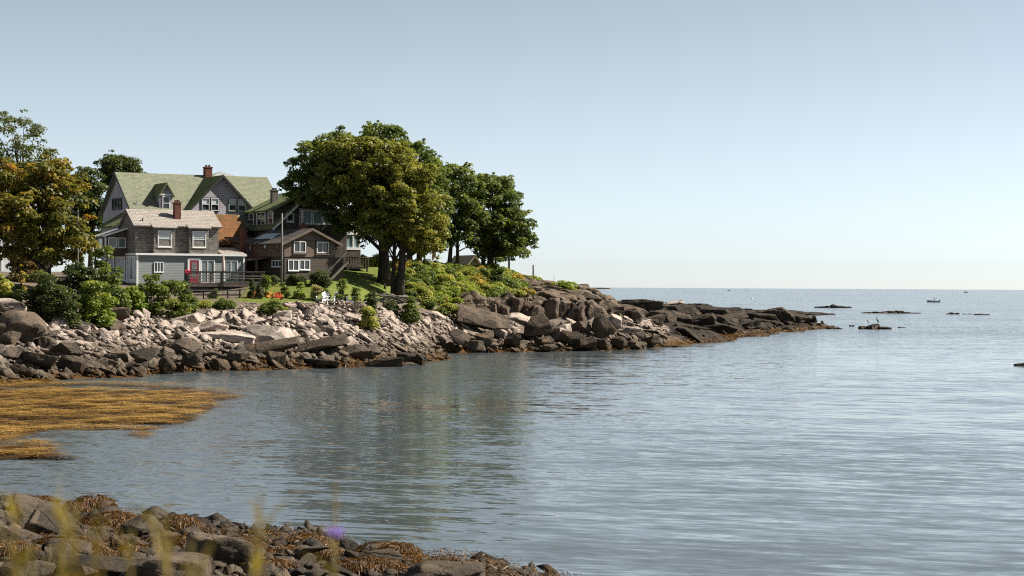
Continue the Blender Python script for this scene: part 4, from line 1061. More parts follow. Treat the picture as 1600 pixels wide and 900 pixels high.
# upper floor: shingled mansard with two bays
U0, U1, UY = .0, 7.65, .55
MB().box(U0, U1, UY, 4.9, 2.9, 5.35).build('wall', M['grey_shingle'], h)
MB().prism([(UY, 5.35), (4.9, 5.35), (2.75, 6.72)], 'x', U0 + .02, U1 - .02).build('gable', M['grey_shingle'], h)
for (a, b) in ((1.5, 3.45), (4.75, 6.55)):
    bay = MB().prism([(UY + .05, 2.9), (UY + .05, 5.22), (UY - .5, 5.05), (UY - .62, 2.9)], 'x', a, b).build('bay', M['grey_shingle'], h)
    win(h, front(UY - .545), (a + b) / 2, 4.18, 1.1, 1.3, 1, 2, 'white', 'glass_pale', .08, blind=.42)
def roof_x(name, h, x0, x1, yf, yr, yb, ze, zr, zb, mat, th=.14, over=.25):
    m = MB(); m.slab([(x0 - over, yf, ze), (x1 + over, yf, ze), (x1 + over, yr, zr), (x0 - over, yr, zr)], th)
    m.slab([(x0 - over, yr, zr), (x1 + over, yr, zr), (x1 + over, yb, zb), (x0 - over, yb, zb)], th)
    return m.build(name, M[mat], h)
rf = roof_x('roof', h, U0, U1, UY - .35, 2.75, 5.2, 5.32, 6.85, 5.25, 'roof_pink')
for (a, b) in ((1.35, 3.6), (4.6, 6.7)):
    MB().slab([(a, UY - .85, 5.17), (b, UY - .85, 5.17), (b, UY + .25, 5.66), (a, UY + .25, 5.66)], .12).build('bay_roof', M['roof_pink'], h)
chimney(h, 4.1, 1.55, 5.6, 7.55, .56)
MB().tube([(.75, .9, 5.4), (.75, .9, 6.0)], .06, 8).build('vent_pipe', M['dark_trim'], h)
# enclosed porch on the left gable
MB().prism([(-2.0, 2.7), (-.01, 2.7), (-.01, 5.0), (-2.0, 4.35)], 'y', 3.0, 6.6).build('porch', M['dark_shingle'], h)
for y in (3.1, 6.4): MB().box(-1.95, -1.83, y, y + .12, -1.6, 2.7).build('post', M['dark_trim'], h)
MB().slab([(-2.25, 2.8, 4.42), (-2.25, 6.8, 4.42), (.0, 6.8, 5.17), (.0, 2.8, 5.17)], .1).build('porch_roof', M['roof_grey'], h)
MB().prism([(-2.27, 4.30), (-2.27, 4.46), (.0, 5.21), (.0, 5.05)], 'y', 2.74, 2.80).build('rake', M['white'], h)
MB().box(-2.04, -1.9, 2.94, 3.0, 2.3, 4.36).build('corner_board', M['white'], h)
for u in (-1.35, -.5): win(h, front(3.0), u, 3.85, .62, .75, 1, 1, 'white', 'glass_pale', .07)
win(h, leftf(-2.0), 4.4, 3.75, 1.2, .8, 1, 1, 'white', 'glass_pale', .06)
# low pink roof on the right of the lower floor
MB().slab([(7.75, -.15, 2.93), (10.0, -.15, 2.93), (10.0, 3.2, 3.55), (7.75, 3.2, 3.55)], .1).build('lean_to_roof', M['roof_pink'], h)
hm = h.matrix_basis.copy()
def hw(x, y, z): return hm @ Vector((x, y, z))

# ---- deck in front of the grey house
dk = empty('wooden_deck', hw(3.6, -3.3, 0), R(28)); tag(dk, 'dark weathered wooden deck with railing in front of the red door', 'deck')
DW, DD, dz0 = 6.9, 3.25, .32
for k in range(11): MB().box(0, DW, .02 + k * .295, .295 + k * .295, dz0 - .05, dz0).build('board', M['deck'], dk)
MB().box(0, DW, -.06, .0, dz0 - .34, dz0 - .02).build('joist', M['deck'], dk)
for k in range(8):
    x = k * (DW - .12) / 7; MB().box(x, x + .12, -.05, .07, dz0 - 1.9 if k in (0, 3, 7) else dz0 - .3, dz0 + .98).build('post', M['deck'], dk)
for k in range(4):
    y = .6 + k * (DD - .75) / 3; MB().box(DW - .1, DW + .02, y, y + .12, dz0 - 1.6 if k == 3 else dz0 - .3, dz0 + .98).build('post', M['deck'], dk)
for (z, t_) in ((.98, .07), (.66, .05), (.44, .05), (.12, .05)):
    MB().box(-.06, DW + .06, -.09, -.055, dz0 + z - t_ * 1.6, dz0 + z).build('rail', M['deck_lit'], dk)
    MB().box(DW + .025, DW + .06, .0, DD, dz0 + z - t_ * 1.6, dz0 + z).build('rail', M['deck_lit'], dk)
MB().box(-.12, DW + .12, -.14, .1, dz0 + .985, dz0 + 1.03).build('cap_rail', M['deck'], dk)
MB().box(0.3, 6.0, .55, .63, -1.9, dz0 - .4).build('skirt', M['deck'], dk)
MB().box(5.95, 6.65, -.12, .5, -2.2, dz0 - .4).build('pier', M['grey_brick'], dk)
um = empty('patio_umbrella', hw(7.35, -1.6, dz0)); tag(um, 'closed pale canvas patio umbrella standing on the deck', 'umbrella')
MB().tube([(0, 0, 0), (0, 0, 2.6)], .025, 8).build('pole', M['metal'], um)
MB().tube([(0, 0, .95), (0, 0, 1.1), (0.01, 0, 1.7), (0, 0, 2.4), (0, 0, 2.62)], [.05, .15, .11, .07, .01], 10).build('canopy', M['cloth'], um, True)
MB().tube([(0, 0, 0), (0, 0, .1), (0, 0, .2)], [.25, .25, .05], 12).build('base', M['dark_trim'], um)
fp = empty('flower_pot', hw(4.25, -1.0, dz0)); tag(fp, 'pot of red flowers beside the red door', 'flower pot')
MB().tube([(0, 0, 0), (0, 0, .55), (0, 0, .75)], [.16, .22, .24], 12).build('pot', M['dark_trim'], fp)
m = MB()
for k in range(24):
    a = k * 2.4; q = .05 + .22 * (k / 24); p = (q * math.cos(a), q * math.sin(a), .95 + .28 * math.sin(k * 1.7) * .5)
    m.tube([(p[0], p[1], p[2] - .06), p, (p[0], p[1], p[2] + .06)], [.02, .08, .02], 5)
m.build('flowers', M['red_flower'], fp)
gf = empty('garden_fence', (XW(298, 160.5), 160.5, ZW(298, 471, 160.5)), R(10)); tag(gf, 'low grey post and rail fence below the deck', 'fence')
for k in range(5): MB().box(k * 1.0, k * 1.0 + .12, 0, .12, -.4, 1.08).build('post', M['deck'], gf)
for z in (.88, .5, .12): MB().box(-.1, 4.2, -.05, -.005, z, z + .11).build('rail', M['fence_grey' if z > .6 else 'deck_lit'], gf)

# ---- large house with green roof
h = house('green_roofed_house', 'large violet grey shingled house with long green roof and front gable', P(207, 446, 188), 28)
ZE, ZR, DP, LN = 7.55, 11.35, 10.4, 15.6
MB().box(0, LN, 0, DP, -1.5, ZE).build('wall', M['violet_siding'], h)
MB().prism([(0.05, ZE), (DP - .05, ZE), (DP / 2, ZR - .15)], 'x', .03, LN - .03).build('gable', M['violet_siding'], h)
roof_x('roof', h, 0, LN, -.4, DP / 2, DP + .4, ZE - .3, ZR, ZE - .3, 'roof_green', .2, .3)
m = MB(); m.prism([(-.42, ZE - .52), (-.42, ZE - .3), (DP / 2, ZR + .03), (DP + .42, ZE - .3), (DP + .42, ZE - .52), (DP / 2, ZR - .25)], 'x', -.37, -.31); m.build('bargeboard', M['dark_trim'], h)
# cross gable
G0, G1 = 5.3, 12.4; gm_ = (G0 + G1) / 2; GZ = 11.05
MB().prism([(G0 + .1, 5.6), (G1 - .1, 5.6), (G1 - .1, ZE - .2), (gm_, GZ - .2), (G0 + .1, ZE - .2)], 'y', -.75, 4.2).build('cross_gable', M['violet_siding'], h)
m = MB(); ez = ZE - .45
m.slab([(G0 - .3, -1.1, ez), (gm_, -1.1, GZ), (gm_, 5.0, GZ), (G0 - .3, 5.0, ez)], .16); m.slab([(gm_, -1.1, GZ), (G1 + .3, -1.1, ez), (G1 + .3, 5.0, ez), (gm_, 5.0, GZ)], .16)
m.build('cross_roof', M['roof_green_y'], h)
m = MB(); m.prism([(G0 - .35, ez - .22), (G0 - .35, ez + .03), (gm_, GZ + .05), (G1 + .35, ez + .03), (G1 + .35, ez - .22), (gm_, GZ - .26)], 'y', -1.16, -1.1); m.build('bargeboard', M['dark_trim'], h)
for u in (7.15, 8.12, 9.95, 10.95): win(h, front(-.75), u, 8.1, .78, 1.25, 1, 2, 'dark_trim', 'glass', .05, blind=.5)
for u in (7.15, 8.12, 9.95, 10.95):
    a, b = u - .39, u + .39
    m = MB(); T = front(-.75)
    m.box(a - .0, a + .05, .07, .09, 7.48, 8.72, T); m.box(b - .05, b, .07, .09, 7.48, 8.72, T); m.box(a + .05, b - .05, .07, .09, 8.66, 8.72, T); m.box(a + .05, b - .05, .07, .09, 7.48, 7.54, T); m.box(a + .05, b - .05, .07, .09, 8.07, 8.13, T)
    m.build('sash', M['white'], h)
# dormer
D0, D1 = 2.75, 4.05; dm_ = (D0 + D1) / 2
MB().prism([(D0, 7.2), (D1, 7.2), (D1, 9.0), (dm_, 10.05), (D0, 9.0)], 'y', .15, 3.6).build('dormer', M['violet_siding'], h)
m = MB(); m.slab([(D0 - .2, -.1, 8.8), (dm_, -.1, 10.2), (dm_, 4.3, 10.2), (D0 - .2, 3.2, 8.8)], .1); m.slab([(dm_, -.1, 10.2), (D1 + .2, -.1, 8.8), (D1 + .2, 3.2, 8.8), (dm_, 4.3, 10.2)], .1); m.build('dormer_roof', M['roof_green_y'], h)
MB().box(D0 - .12, D1 + .12, .06, .15, 8.92, 9.06).build('dormer_trim', M['white'], h)
win(h, front(.15), dm_, 8.15, .62, 1.2, 1, 2, 'white', 'glass', .07)
chimney(h, 9.35, 5.0, 10.3, 12.25, .72)
MB().tube([(.55, .6, 7.7), (.55, .6, 8.35)], .07, 8).build('vent_pipe', M['metal'], h)
# attic windows and a low wing on the left end
win(h, leftf(0), 5.4, 8.2, 3.2, .95, 3, 1, 'dark_trim', 'glass', .08)
MB().box(-2.2, -.0, -1.2, 3.2, -1.5, 5.9).build('wing', M['violet_siding'], h)
MB().slab([(-2.6, -1.6, 5.75), (-2.6, 3.5, 5.75), (.15, 3.5, 7.35), (.15, -1.6, 7.35)], .16).build('wing_roof', M['roof_green_y'], h)
# skirt roof under the cross gable and rust coloured wing roof
MB().slab([(8.4, -3.0, 5.75), (13.2, -3.0, 5.75), (13.2, -.78, 7.15), (8.4, -.78, 7.15)], .15).build('skirt_roof', M['roof_green'], h)
MB().box(8.6, 13.0, -2.7, -.8, -1.5, 5.8).build('bay', M['dark_shingle'], h)
MB().prism([(-6.3, -1.5), (-2.75, -1.5), (-2.75, 6.7), (-6.3, 4.1)], 'x', 4.0, 9.55).build('wing', M['dark_shingle'], h)
MB().slab([(3.8, -6.7, 3.95), (9.85, -6.7, 3.95), (9.85, -2.6, 7.05), (3.8, -2.6, 7.05)], .16).build('rust_roof', M['roof_rust'], h)
MB().box(7.6, 10.6, -7.2, -6.35, 3.35, 3.6).build('porch_beam', M['green_trim'], h)
MB().slab([(7.4, -7.5, 3.62), (10.9, -7.5, 3.62), (10.9, -6.4, 3.75), (7.4, -6.4, 3.75)], .08).build('porch_roof', M['roof_green'], h)
# pale hip roof behind
m = MB(); m.box(10.2, 13.6, 6.6, 10.0, 8, 11.15); m.build('cupola', M['grey_siding'], h)
m = MB(); m.add([(9.9, 6.3, 11.15), (13.9, 6.3, 11.15), (13.9, 10.3, 11.15), (9.9, 10.3, 11.15), (11.9, 8.3, 12.0)], [(0, 1, 4), (1, 2, 4), (2, 3, 4), (3, 0, 4), (3, 2, 1, 0)]); m.build('cupola_roof', M['roof_grey'], h)

# ---- dark shingled house with bay window
h = house('dark_shingled_house', 'dark shingled house with mossy green dormer roof and white bay window', P(429, 447, 185), 28)
GW, FE, PK, DP = 7.5, 5.85, 9.35, 8.4
MB().box(0, GW, 0, DP, -1.5, FE).build('wall', M['dark_shingle'], h)
MB().prism([(0.04, FE), (GW - .04, FE), (GW / 2, PK - .15)], 'y', .03, DP - .03).build('gable', M['dark_shingle'], h)
m = MB(); m.slab([(-.4, -.45, FE - .35), (GW / 2, -.45, PK), (GW / 2, DP + .3, PK), (-.4, DP + .3, FE - .35)], .16); m.slab([(GW / 2, -.45, PK), (GW + .4, -.45, FE - .35), (GW + .4, DP + .3, FE - .35), (GW / 2, DP + .3, PK)], .16)
m.build('roof', M['roof_green_y'], h)
m = MB(); m.prism([(-.45, FE - .6), (-.45, FE - .36), (GW / 2, PK + .04), (GW + .45, FE - .36), (GW + .45, FE - .6), (GW / 2, PK - .2)], 'y', -.52, -.455); m.build('bargeboard', M['white'], h)
MB().prism([(0.25, 5.4), (0.25, 7.35), (GW / 2, 9.05), (GW / 2, 5.4)], 'y', .9, DP - .1).build('shed_dormer', M['dark_shingle'], h)
MB().slab([(-.15, .45, 7.38), (GW / 2 + .25, .45, 9.42), (GW / 2 + .25, DP + .2, 9.42), (-.15, DP + .2, 7.38)], .14).build('dormer_roof', M['roof_green_y'], h)
for (y, w_) in ((1.75, 1.1), (4.35, 2.2), (7.1, 1.1)): win(h, leftf(.25), y, 6.62, w_, 1.15, 2 if w_ > 2 else 1, 2, 'white', 'glass', .12)
win(h, front(0), 1.55, 6.65, .55, .62, 1, 1, 'white', 'glass', .12)
win(h, front(0), 3.9, 8.35, .6, .5, 1, 1, 'white', 'glass', .1)
b0, b1 = 2.45, 6.75
MB().box(b0, b1, -.9, 0, 5.4, 5.98).build('bay', M['dark_shingle'], h)
MB().slab([(b0 - .15, -1.1, 7.48), (b1 + .15, -1.1, 7.48), (b1 + .15, 0, 7.62), (b0 - .15, 0, 7.62)], .12).build('bay_roof', M['roof_grey'], h)
MB().box(b0 + .1, b1 - .1, -.78, 0, 5.98, 7.38).build('bay_core', M['dark_trim'], h)
for u in (b0 + .55, b0 + 1.65, b0 + 2.75, b0 + 3.75): win(h, front(-.78), u, 6.7, .82, 1.12, 1, 1, 'white', 'glass_sea', .12)
win(h, leftf(b0 + .1), -.39, 6.7, .45, 1.1, 1, 1, 'white', 'glass_pale', .1)
chimney(h, 1.9, 5.2, 8.2, 9.6, .6, 'grey_brick')
# glazed sun porch on its right end, over a dark deck
MB().box(GW, GW + 2.4, 1.6, 6.0, -1.5, 1.9).build('porch_base', M['dark_shingle'], h)
MB().box(GW, GW + 1.6, .2, 5.4, 3.6, 3.85).build('porch_floor', M['white'], h)
MB().box(GW + .05, GW + 1.5, .35, 5.3, 3.85, 5.1).build('sun_porch', M['glass_sea'], h)
for x in (GW, GW + .8, GW + 1.5): MB().box(x - .05, x + .07, .25, .35, 3.85, 5.1).build('mullion', M['white'], h)
MB().box(GW, GW + 1.6, .2, 5.4, 5.1, 5.3).build('porch_cornice', M['white'], h)
MB().box(GW, GW + 1.6, .25, 5.3, -1.0, 3.6).build('porch_wall', M['dark_shingle'], h)
MB().box(GW - .6, GW + 1.7, -1.4, .2, 1.75, 1.9).build('deck', M['deck'], h)
for k in range(9): x = GW - .6 + k * .28; MB().box(x, x + .1, -1.45, -1.4, 1.9, 2.8).build('baluster', M['deck'], h)
MB().box(GW - .65, GW + 1.75, -1.48, -1.38, 2.8, 2.9).build('rail', M['deck_lit'], h)
for x in (GW - .5, GW + 1.55): MB().box(x, x + .14, -1.4, -1.26, -1.5, 1.75).build('post', M['deck'], h)

# ---- brown gabled house in front
h = house('brown_house', 'brown gabled house with dark lower floor in the shade of the maples', P(444, 437, 171), 36)
GW, DP, FE, PK = 5.25, 7.2, 3.45, 4.62
MB().box(0, GW, 0, DP, 2.05, FE).build('wall', M['shaded_brown_siding'], h)
MB().prism([(0.03, FE), (GW - .03, FE), (GW / 2, PK - .12)], 'y', .03, DP - .03).build('gable', M['shaded_brown_siding'], h)
MB().box(-.04, 0, .1, DP - .05, 2.1, FE - .05).build('side_boards', M['red_brown'], h)
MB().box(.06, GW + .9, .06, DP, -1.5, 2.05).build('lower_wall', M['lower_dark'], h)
m = MB(); m.slab([(-.45, -.45, FE - .2), (GW / 2, -.45, PK), (GW / 2, DP + .3, PK), (-.45, DP + .3, FE - .2)], .14); m.slab([(GW / 2, -.45, PK), (GW + .45, -.45, FE - .2), (GW + .45, DP + .3, FE - .2), (GW / 2, DP + .3, PK)], .14)
m.build('roof', M['roof_dark'], h)
m = MB(); m.prism([(-.5, FE - .42), (-.5, FE - .2), (GW / 2, PK + .03), (GW + .5, FE - .2), (GW + .5, FE - .42), (GW / 2, PK - .2)], 'y', -.51, -.455); m.build('bargeboard', M['shaded_brown_siding'], h)
sk = MB().slab([(.35, 3.2, 3.72), (1.5, 3.2, 4.245), (1.5, 6.4, 4.245), (.35, 6.4, 3.72)], .05).build('skylight', M['skylight'], h)
win(h, front(0), 1.55, 2.95, 1.2, 1.0, 2, 1, 'shaded_brown_siding', 'glass', .1); win(h, front(0), 3.9, 2.95, 1.2, 1.0, 2, 1, 'shaded_brown_siding', 'glass', .1)
for u in (1.55, 3.9):
    T = front(0); m = MB(); m.box(u - .6, u - .54, .07, .09, 2.46, 3.44, T); m.box(u + .54, u + .6, .07, .09, 2.46, 3.44, T); m.box(u - .54, u + .54, .07, .09, 3.38, 3.44, T); m.box(u - .54, u + .54, .07, .09, 2.46, 2.52, T); m.box(u - .03, u + .03, .07, .09, 2.52, 3.38, T)
    m.build('sash', M['white'], h)
for y in (1.3, 3.5, 6.2): win(h, leftf(-.04), y, 2.95, .6, .5, 1, 1, 'red_brown', 'glass', .1)
win(h, front(.06), .95, 1.3, .95, .85, 2, 1, 'white', 'glass', .07); win(h, front(.06), 2.1, 1.35, .95, .78, 2, 1, 'white', 'glass', .07)
win(h, leftf(.06), 1.4, 1.45, 1.7, .45, 3, 1, 'white', 'glass', .07)
MB().slab([(-1.6, 2.6, 1.8), (.05, 2.6, 2.1), (.05, DP + 2, 2.1), (-1.6, DP + 2, 1.8)], .1).build('porch_roof', M['red_brown'], h)
MB().box(-1.3, -1.15, 2.8, 2.95, -1.5, 1.85).build('post', M['red_brown'], h)
chimney(h, -.6, 6.6, 2.2, 4.6, .45); chimney(h, 3.6, 3.0, 4.0, 5.1, .5)
# outside stair on the right
m = MB()
for k in range(8): m.box(GW + .1 + k * .05, GW + .9, -.4 - k * .0, -.1, 0, .01) if False else None
for k in range(9):
    MB().box(3.9 + k * .24, 4.2 + k * .24, -.75, -.05, -.3 + k * .22, -.24 + k * .22).build('step', M['deck'], h)
MB().slab([(3.75, -.82, -.35), (3.75, -.76, -.35), (6.0, -.76, 1.7), (6.0, -.82, 1.7)], .22).build('stringer', M['deck_lit'], h)
MB().slab([(3.75, -.82, .55), (3.75, -.76, .55), (6.0, -.76, 2.6), (6.0, -.82, 2.6)], .08).build('handrail', M['deck_lit'], h)

# ---- flat roofed link behind
h = house('garage', 'low brown garage with flat grey brown roof between the houses', P(392, 440, 181), 28)
MB().box(0, 4.5, 0, 5, -1.5, 3.6).build('wall', M['red_brown'], h)
MB().slab([(-.9, -.6, 3.7), (5, -.6, 3.7), (5, 5, 4.3), (-.9, 5, 4.3)], .15).build('roof', M['roof_dark'], h)
win(h, front(0), 1.2, 2.4, .7, 1.3, 1, 2, 'white', 'glass', .08)
MB().box(2.3, 3.6, -.05, 0, -.5, 2.2).build('door', M['green_trim'], h)

# ---- white house far left, stone cottage behind the mound
h = house('white_house', 'white clapboard house half hidden behind the autumn maple', P(-45, 440, 196), 20)
MB().box(0, 7.0, 0, 8, -1.5, 5.4).build('wall', M['white_siding'], h)
MB().prism([(0.03, 5.4), (6.97, 5.4), (3.5, 7.7)], 'y', .03, 7.97).build('gable', M['white_siding'], h)
m = MB(); m.slab([(-.3, -.4, 5.2), (3.5, -.4, 7.85), (3.5, 8.3, 7.85), (-.3, 8.3, 5.2)], .15); m.slab([(3.5, -.4, 7.85), (7.3, -.4, 5.2), (7.3, 8.3, 5.2), (3.5, 8.3, 7.85)], .15); m.build('roof', M['roof_grey'], h)
win(h, front(0), 5.0, 1.6, 1.0, 1.5, 1, 2, 'white', 'glass', .16); win(h, front(0), 2.4, 1.6, 1.0, 1.5, 1, 2, 'white', 'glass', .16); win(h, front(0), 3.5, 4.6, .9, 1.3, 1, 2, 'white', 'glass', .16)
pr_ = empty('porch_rail', P(2, 442, 160), R(12)); tag(pr_, 'short white railing in front of the reddish brown bush', 'railing')
for k in range(5): MB().box(k * .36, k * .36 + .09, 0, .09, -.4, .42).build('post', M['white'], pr_)
for z in (.3, .02): MB().box(-.05, 1.58, -.04, -.005, z, z + .1).build('rail', M['white'], pr_)
h = house('stone_cottage', 'stone gabled cottage peeping over the mound between the maples', P(722, 430, 226), 24)
MB().prism([(0, -1.5), (2.6, -1.5), (2.6, .6), (1.55, 2.25), (0, .2)], 'y', 0, 6).build('wall', M['stone_mix'], h)
m = MB(); m.slab([(-.75, -.3, -.25), (1.55, -.3, 2.4), (1.55, 6.2, 2.4), (-.75, 6.2, -.25)], .15); m.slab([(1.55, -.3, 2.4), (3.2, -.3, .35), (3.2, 6.2, .35), (1.55, 6.2, 2.4)], .15); m.build('roof', M['roof_tan'], h)
h = house('garden_shed', 'small white framed shelter seen between the big trunks', P(606, 428, 214), 10, 'shelter')
for x in (.0, .75): MB().box(x, x + .14, 0, .14, -.5, 1.9).build('post', M['white'], h)
MB().box(-.15, 1.05, -.15, 1.2, 1.9, 2.05).build('roof', M['roof_grey'], h)
MB().box(.14, .75, .9, .95, -.5, 1.5).build('panel', M['fence_grey'], h)

# ------------------------------------------------------------------ poles, flag
def pole(label, x, ytop, D, rad, mat, arm=None, cat='pole', name='utility_pole'):
    X = XW(x, D); zb = tz(X, D) - .3; zt = ZW(x, ytop, D)
    o = empty(name, (X, D, zb)); tag(o, label, cat)
    MB().tube([(0, 0, 0), (0.02, 0, (zt - zb) * .5), (0, 0, zt - zb)], [rad * 1.15, rad, rad * .8], 10).build('post', M[mat], o, True)
    H = zt - zb
    if arm == 'cross': MB().box(-.75, .75, -.06, .06, H - .3, H - .16).build('crossarm', M[mat], o); [MB().tube([(q, 0, H - .16), (q, 0, H)], .05, 6).build('insulator', M['metal'], o) for q in (-.65, -.3, .3, .65)]
    if arm == 'lamp':
        MB().tube([(0, 0, H - .6), (-.6, 0, H - .25), (-1.2, 0, H - .2)], .035, 6).build('arm', M['metal'], o); MB().tube([(-1.1, 0, H - .2), (-1.3, 0, H - .2), (-1.6, 0, H - .24)], [.06, .11, .05], 8).build('lamp_head', M['metal'], o, True)
    if arm == 'sign': MB().box(-.12, .25, -.1, -.05, H - .55, H - .25).build('lantern', M['dark_trim'], o); MB().tube([(0, 0, H - .25), (0, 0, H + .25)], [.07, .015], 6).build('finial', M[mat], o)
    return o
pole('grey wooden utility pole in front of the brown house', 440, 333, 169, .09, 'pole')
pole('grey pole with a street lamp arm among the autumn leaves', 121, 322, 144.6, .055, 'pole', 'lamp', 'street lamp', 'lamp_pole')
pole('dark pole with a cross arm at the edge of the mound', 795, 403, 214, .13, 'pole_dark', 'cross')
pole('bare dark pole standing alone by the sea', 833, 414, 228, .12, 'pole_dark')
pole('short dark lamp post behind the mound left of the flag', 661, 408, 212, .07, 'pole_dark', 'sign', 'lamp post', 'lamp_post')
pole('thin short stake at the foot of the round maple', 781, 416, 212, .06, 'pole_dark', None, 'post', 'stake')
X = XW(681, 214); zb = tz(X, 214)
fl = empty('flagpole', (X, 214, zb)); tag(fl, 'thin white flagpole between the maple trunks', 'flagpole')
zt = ZW(681, 385, 214) - zb
MB().tube([(0, 0, 0), (0, 0, zt)], .035, 8).build('post', M['white'], fl)
MB().tube([(0, 0, zt), (0, 0, zt + .1)], .06, 8).build('finial', M['white'], fl)
def flag_material():
    t = NT('flag_cloth'); uvn = t.n('ShaderNodeAttribute', attribute_name='fu'); vvn = t.n('ShaderNodeAttribute', attribute_name='fv')
    u, v = uvn.outputs['Fac'], vvn.outputs['Fac']
    st = t.math('LESS_THAN', t.math('FRACT', t.math('MULTIPLY', v, 6.5)), .5)
    col = t.mix(st, (.62, .60, .58), (.42, .04, .05))
    can = t.math('MULTIPLY', t.math('LESS_THAN', u, .4), t.math('LESS_THAN', v, .54))
    su = t.math('FRACT', t.math('MULTIPLY', u, 15)); sv = t.math('FRACT', t.math('MULTIPLY', v, 11))
    star = t.math('MULTIPLY', t.math('LESS_THAN', t.math('ABSOLUTE', t.math('SUBTRACT', su, .5)), .2), t.math('LESS_THAN', t.math('ABSOLUTE', t.math('SUBTRACT', sv, .5)), .2))
    can_col = t.mix(star, (.03, .04, .15), (.6, .6, .6))
    return t.pbr(t.mix(can, col, can_col), .8)
nu, nv = 24, 16; V, fu, fv = [], [], []
for j in range(nv + 1):
    for i in range(nu + 1):
        u, v = i / nu, j / nv
        V.append((-.04 - u * .42 - .04 * math.sin(u * 9), .14 * math.sin(u * 14 + v * 2) * u, zt - .25 - v * .85 * (1 - .25 * u) - u * .80)); fu.append(u); fv.append(v)
Fq = [(j * (nu + 1) + i, j * (nu + 1) + i + 1, (j + 1) * (nu + 1) + i + 1, (j + 1) * (nu + 1) + i) for j in range(nv) for i in range(nu)]
fo = np_mesh('flag', V, Fq, flag_material(), None, True, (X, 214, zb)); vert_attr(fo, 'fu', fu); vert_attr(fo, 'fv', fv)
tag(fo, 'drooping flag with red and white stripes on the white flagpole', 'flag')

# ------------------------------------------------------------------ stone wall, chairs, driftwood
A, B = Vector((XW(376, 156.3), 156.3, 0)), Vector((XW(566, 159.5), 159.5, 0)); L = (B - A).length; dv = (B - A).normalized(); ya = math.atan2(dv.y, dv.x)
sw = empty('stone_wall', (A.x, A.y, 3.5), ya); tag(sw, 'low dry stone wall between the garden and the beach', 'wall')
r_ = random.Random(9)
for row in range(5):
    x = r_.uniform(-.2, 0)
    while x < L:
        w_ = r_.uniform(.28, .6); hgt = .19 + r_.uniform(-.02, .05)
        q = A + dv * (x + w_ / 2); zg = tz(q.x, q.y) - 3.5
        if row < 4 or r_.random() < .55:
            o = bpy.data.objects.new('stone', protos[r_.randrange(18)]); o.location = (x + w_ / 2, r_.uniform(-.06, .06), ZW(470, 489, 158) - 3.5 + row * .21 + (x / L - .5) * .12); o.rotation_euler = (r_.gauss(0, .1), r_.gauss(0, .08), r_.gauss(0, .2))
            o.scale = (w_ * .58, .42, hgt * 1.5 / .9); link(o, sw); o.material_slots[0].link = 'OBJECT'; o.material_slots[0].material = M['pale_rock']
        x += w_
def lawn_chair(label, x, D, yaw, mat, group=None, z=None):
    X = XW(x, D); o = empty('garden_chair', (X, D, tz(X, D) if z is None else z), yaw); tag(o, label, 'chair', group)
    for k in range(5): MB().box(-.28, .28, -.40 + k * .13, -.285 + k * .13, .36 - k * .03, .385 - k * .03).build('seat_slat', M[mat], o)
    for k in range(5):
        x0 = -.28 + k * .115; t_ = .95 + .10 * (1 - abs(k - 2) / 2.0)
        MB().slab([(x0, .22, .24), (x0 + .105, .22, .24), (x0 + .105 + (k - 2) * .02, .52, t_), (x0 + (k - 2) * .02, .52, t_)], .03).build('back_slat', M[mat], o)
    for s_ in (-1, 1):
        MB().box(s_ * .40 - .07, s_ * .40 + .07, -.45, .38, .58, .61).build('arm', M[mat], o)
        MB().box(s_ * .36 - .03, s_ * .36 + .03, -.42, -.32, -.05, .58).build('leg', M[mat], o)
        MB().slab([(s_ * .31 - .02, -.42, .40), (s_ * .31 + .02, -.42, .40), (s_ * .31 + .02, .62, .02), (s_ * .31 - .02, .62, .02)], .12).build('leg', M[mat], o)
    return o
zc_ = ZW(460, 475, 162)
lawn_chair('white slatted garden chair leaning beside its twin at the wall', 504, 161.5, R(-38), 'white', 'paired white chairs', ZW(504, 474, 161.5))
lawn_chair('white slatted garden chair leaning beside its twin at the wall', 513, 161.2, R(40), 'white', 'paired white chairs', ZW(513, 475, 161.2))
lawn_chair('white garden chair facing straight out beside the little garden tree', 529, 161.8, R(8), 'white', None, ZW(529, 474, 161.8))
lawn_chair('white garden chair turned towards the other white chairs', 547, 162, R(-70), 'white', None, ZW(547, 474, 162))
lawn_chair('bright red garden chair at the end of the coloured chairs', 435, 161, R(10), 'red_chair', None, ZW(435, 475, 161))
lawn_chair('amber garden chair between the red and the orange chairs', 424, 161.4, R(25), 'amber_chair', None, ZW(424, 475, 161.4))
lawn_chair('orange garden chair beside the amber chair', 413, 161.6, R(0), 'orange_chair', None, ZW(413, 475, 161.6))
lawn_chair('orange garden chair set back by the clipped conifers', 401, 162.4, R(15), 'orange_chair', None, ZW(401, 474, 162.4))
lawn_chair('dark pink red chair nearest the deck pier', 389, 161.6, R(-10), 'red', None, ZW(389, 475, 161.6))
fp_ = empty('fence_panel', P(392, 466, 164), R(5)); tag(fp_, 'grey board fence panel behind the clipped conifers', 'fence')
for k in range(6): MB().box(k * .16, k * .16 + .15, 0, .03, -.4, 1.15).build('board', M['fence_grey'], fp_)
for q in (-.1, .98): MB().box(q, q + .1, -.04, .06, -.4, 1.3).build('post', M['fence_grey'], fp_)
dp = empty('driftwood_pile', (XW(606, 174), 174, tz(XW(606, 174), 174) + .1)); tag(dp, 'pile of grey driftwood branches at the foot of the twin trunks', 'driftwood')
r_ = random.Random(4)
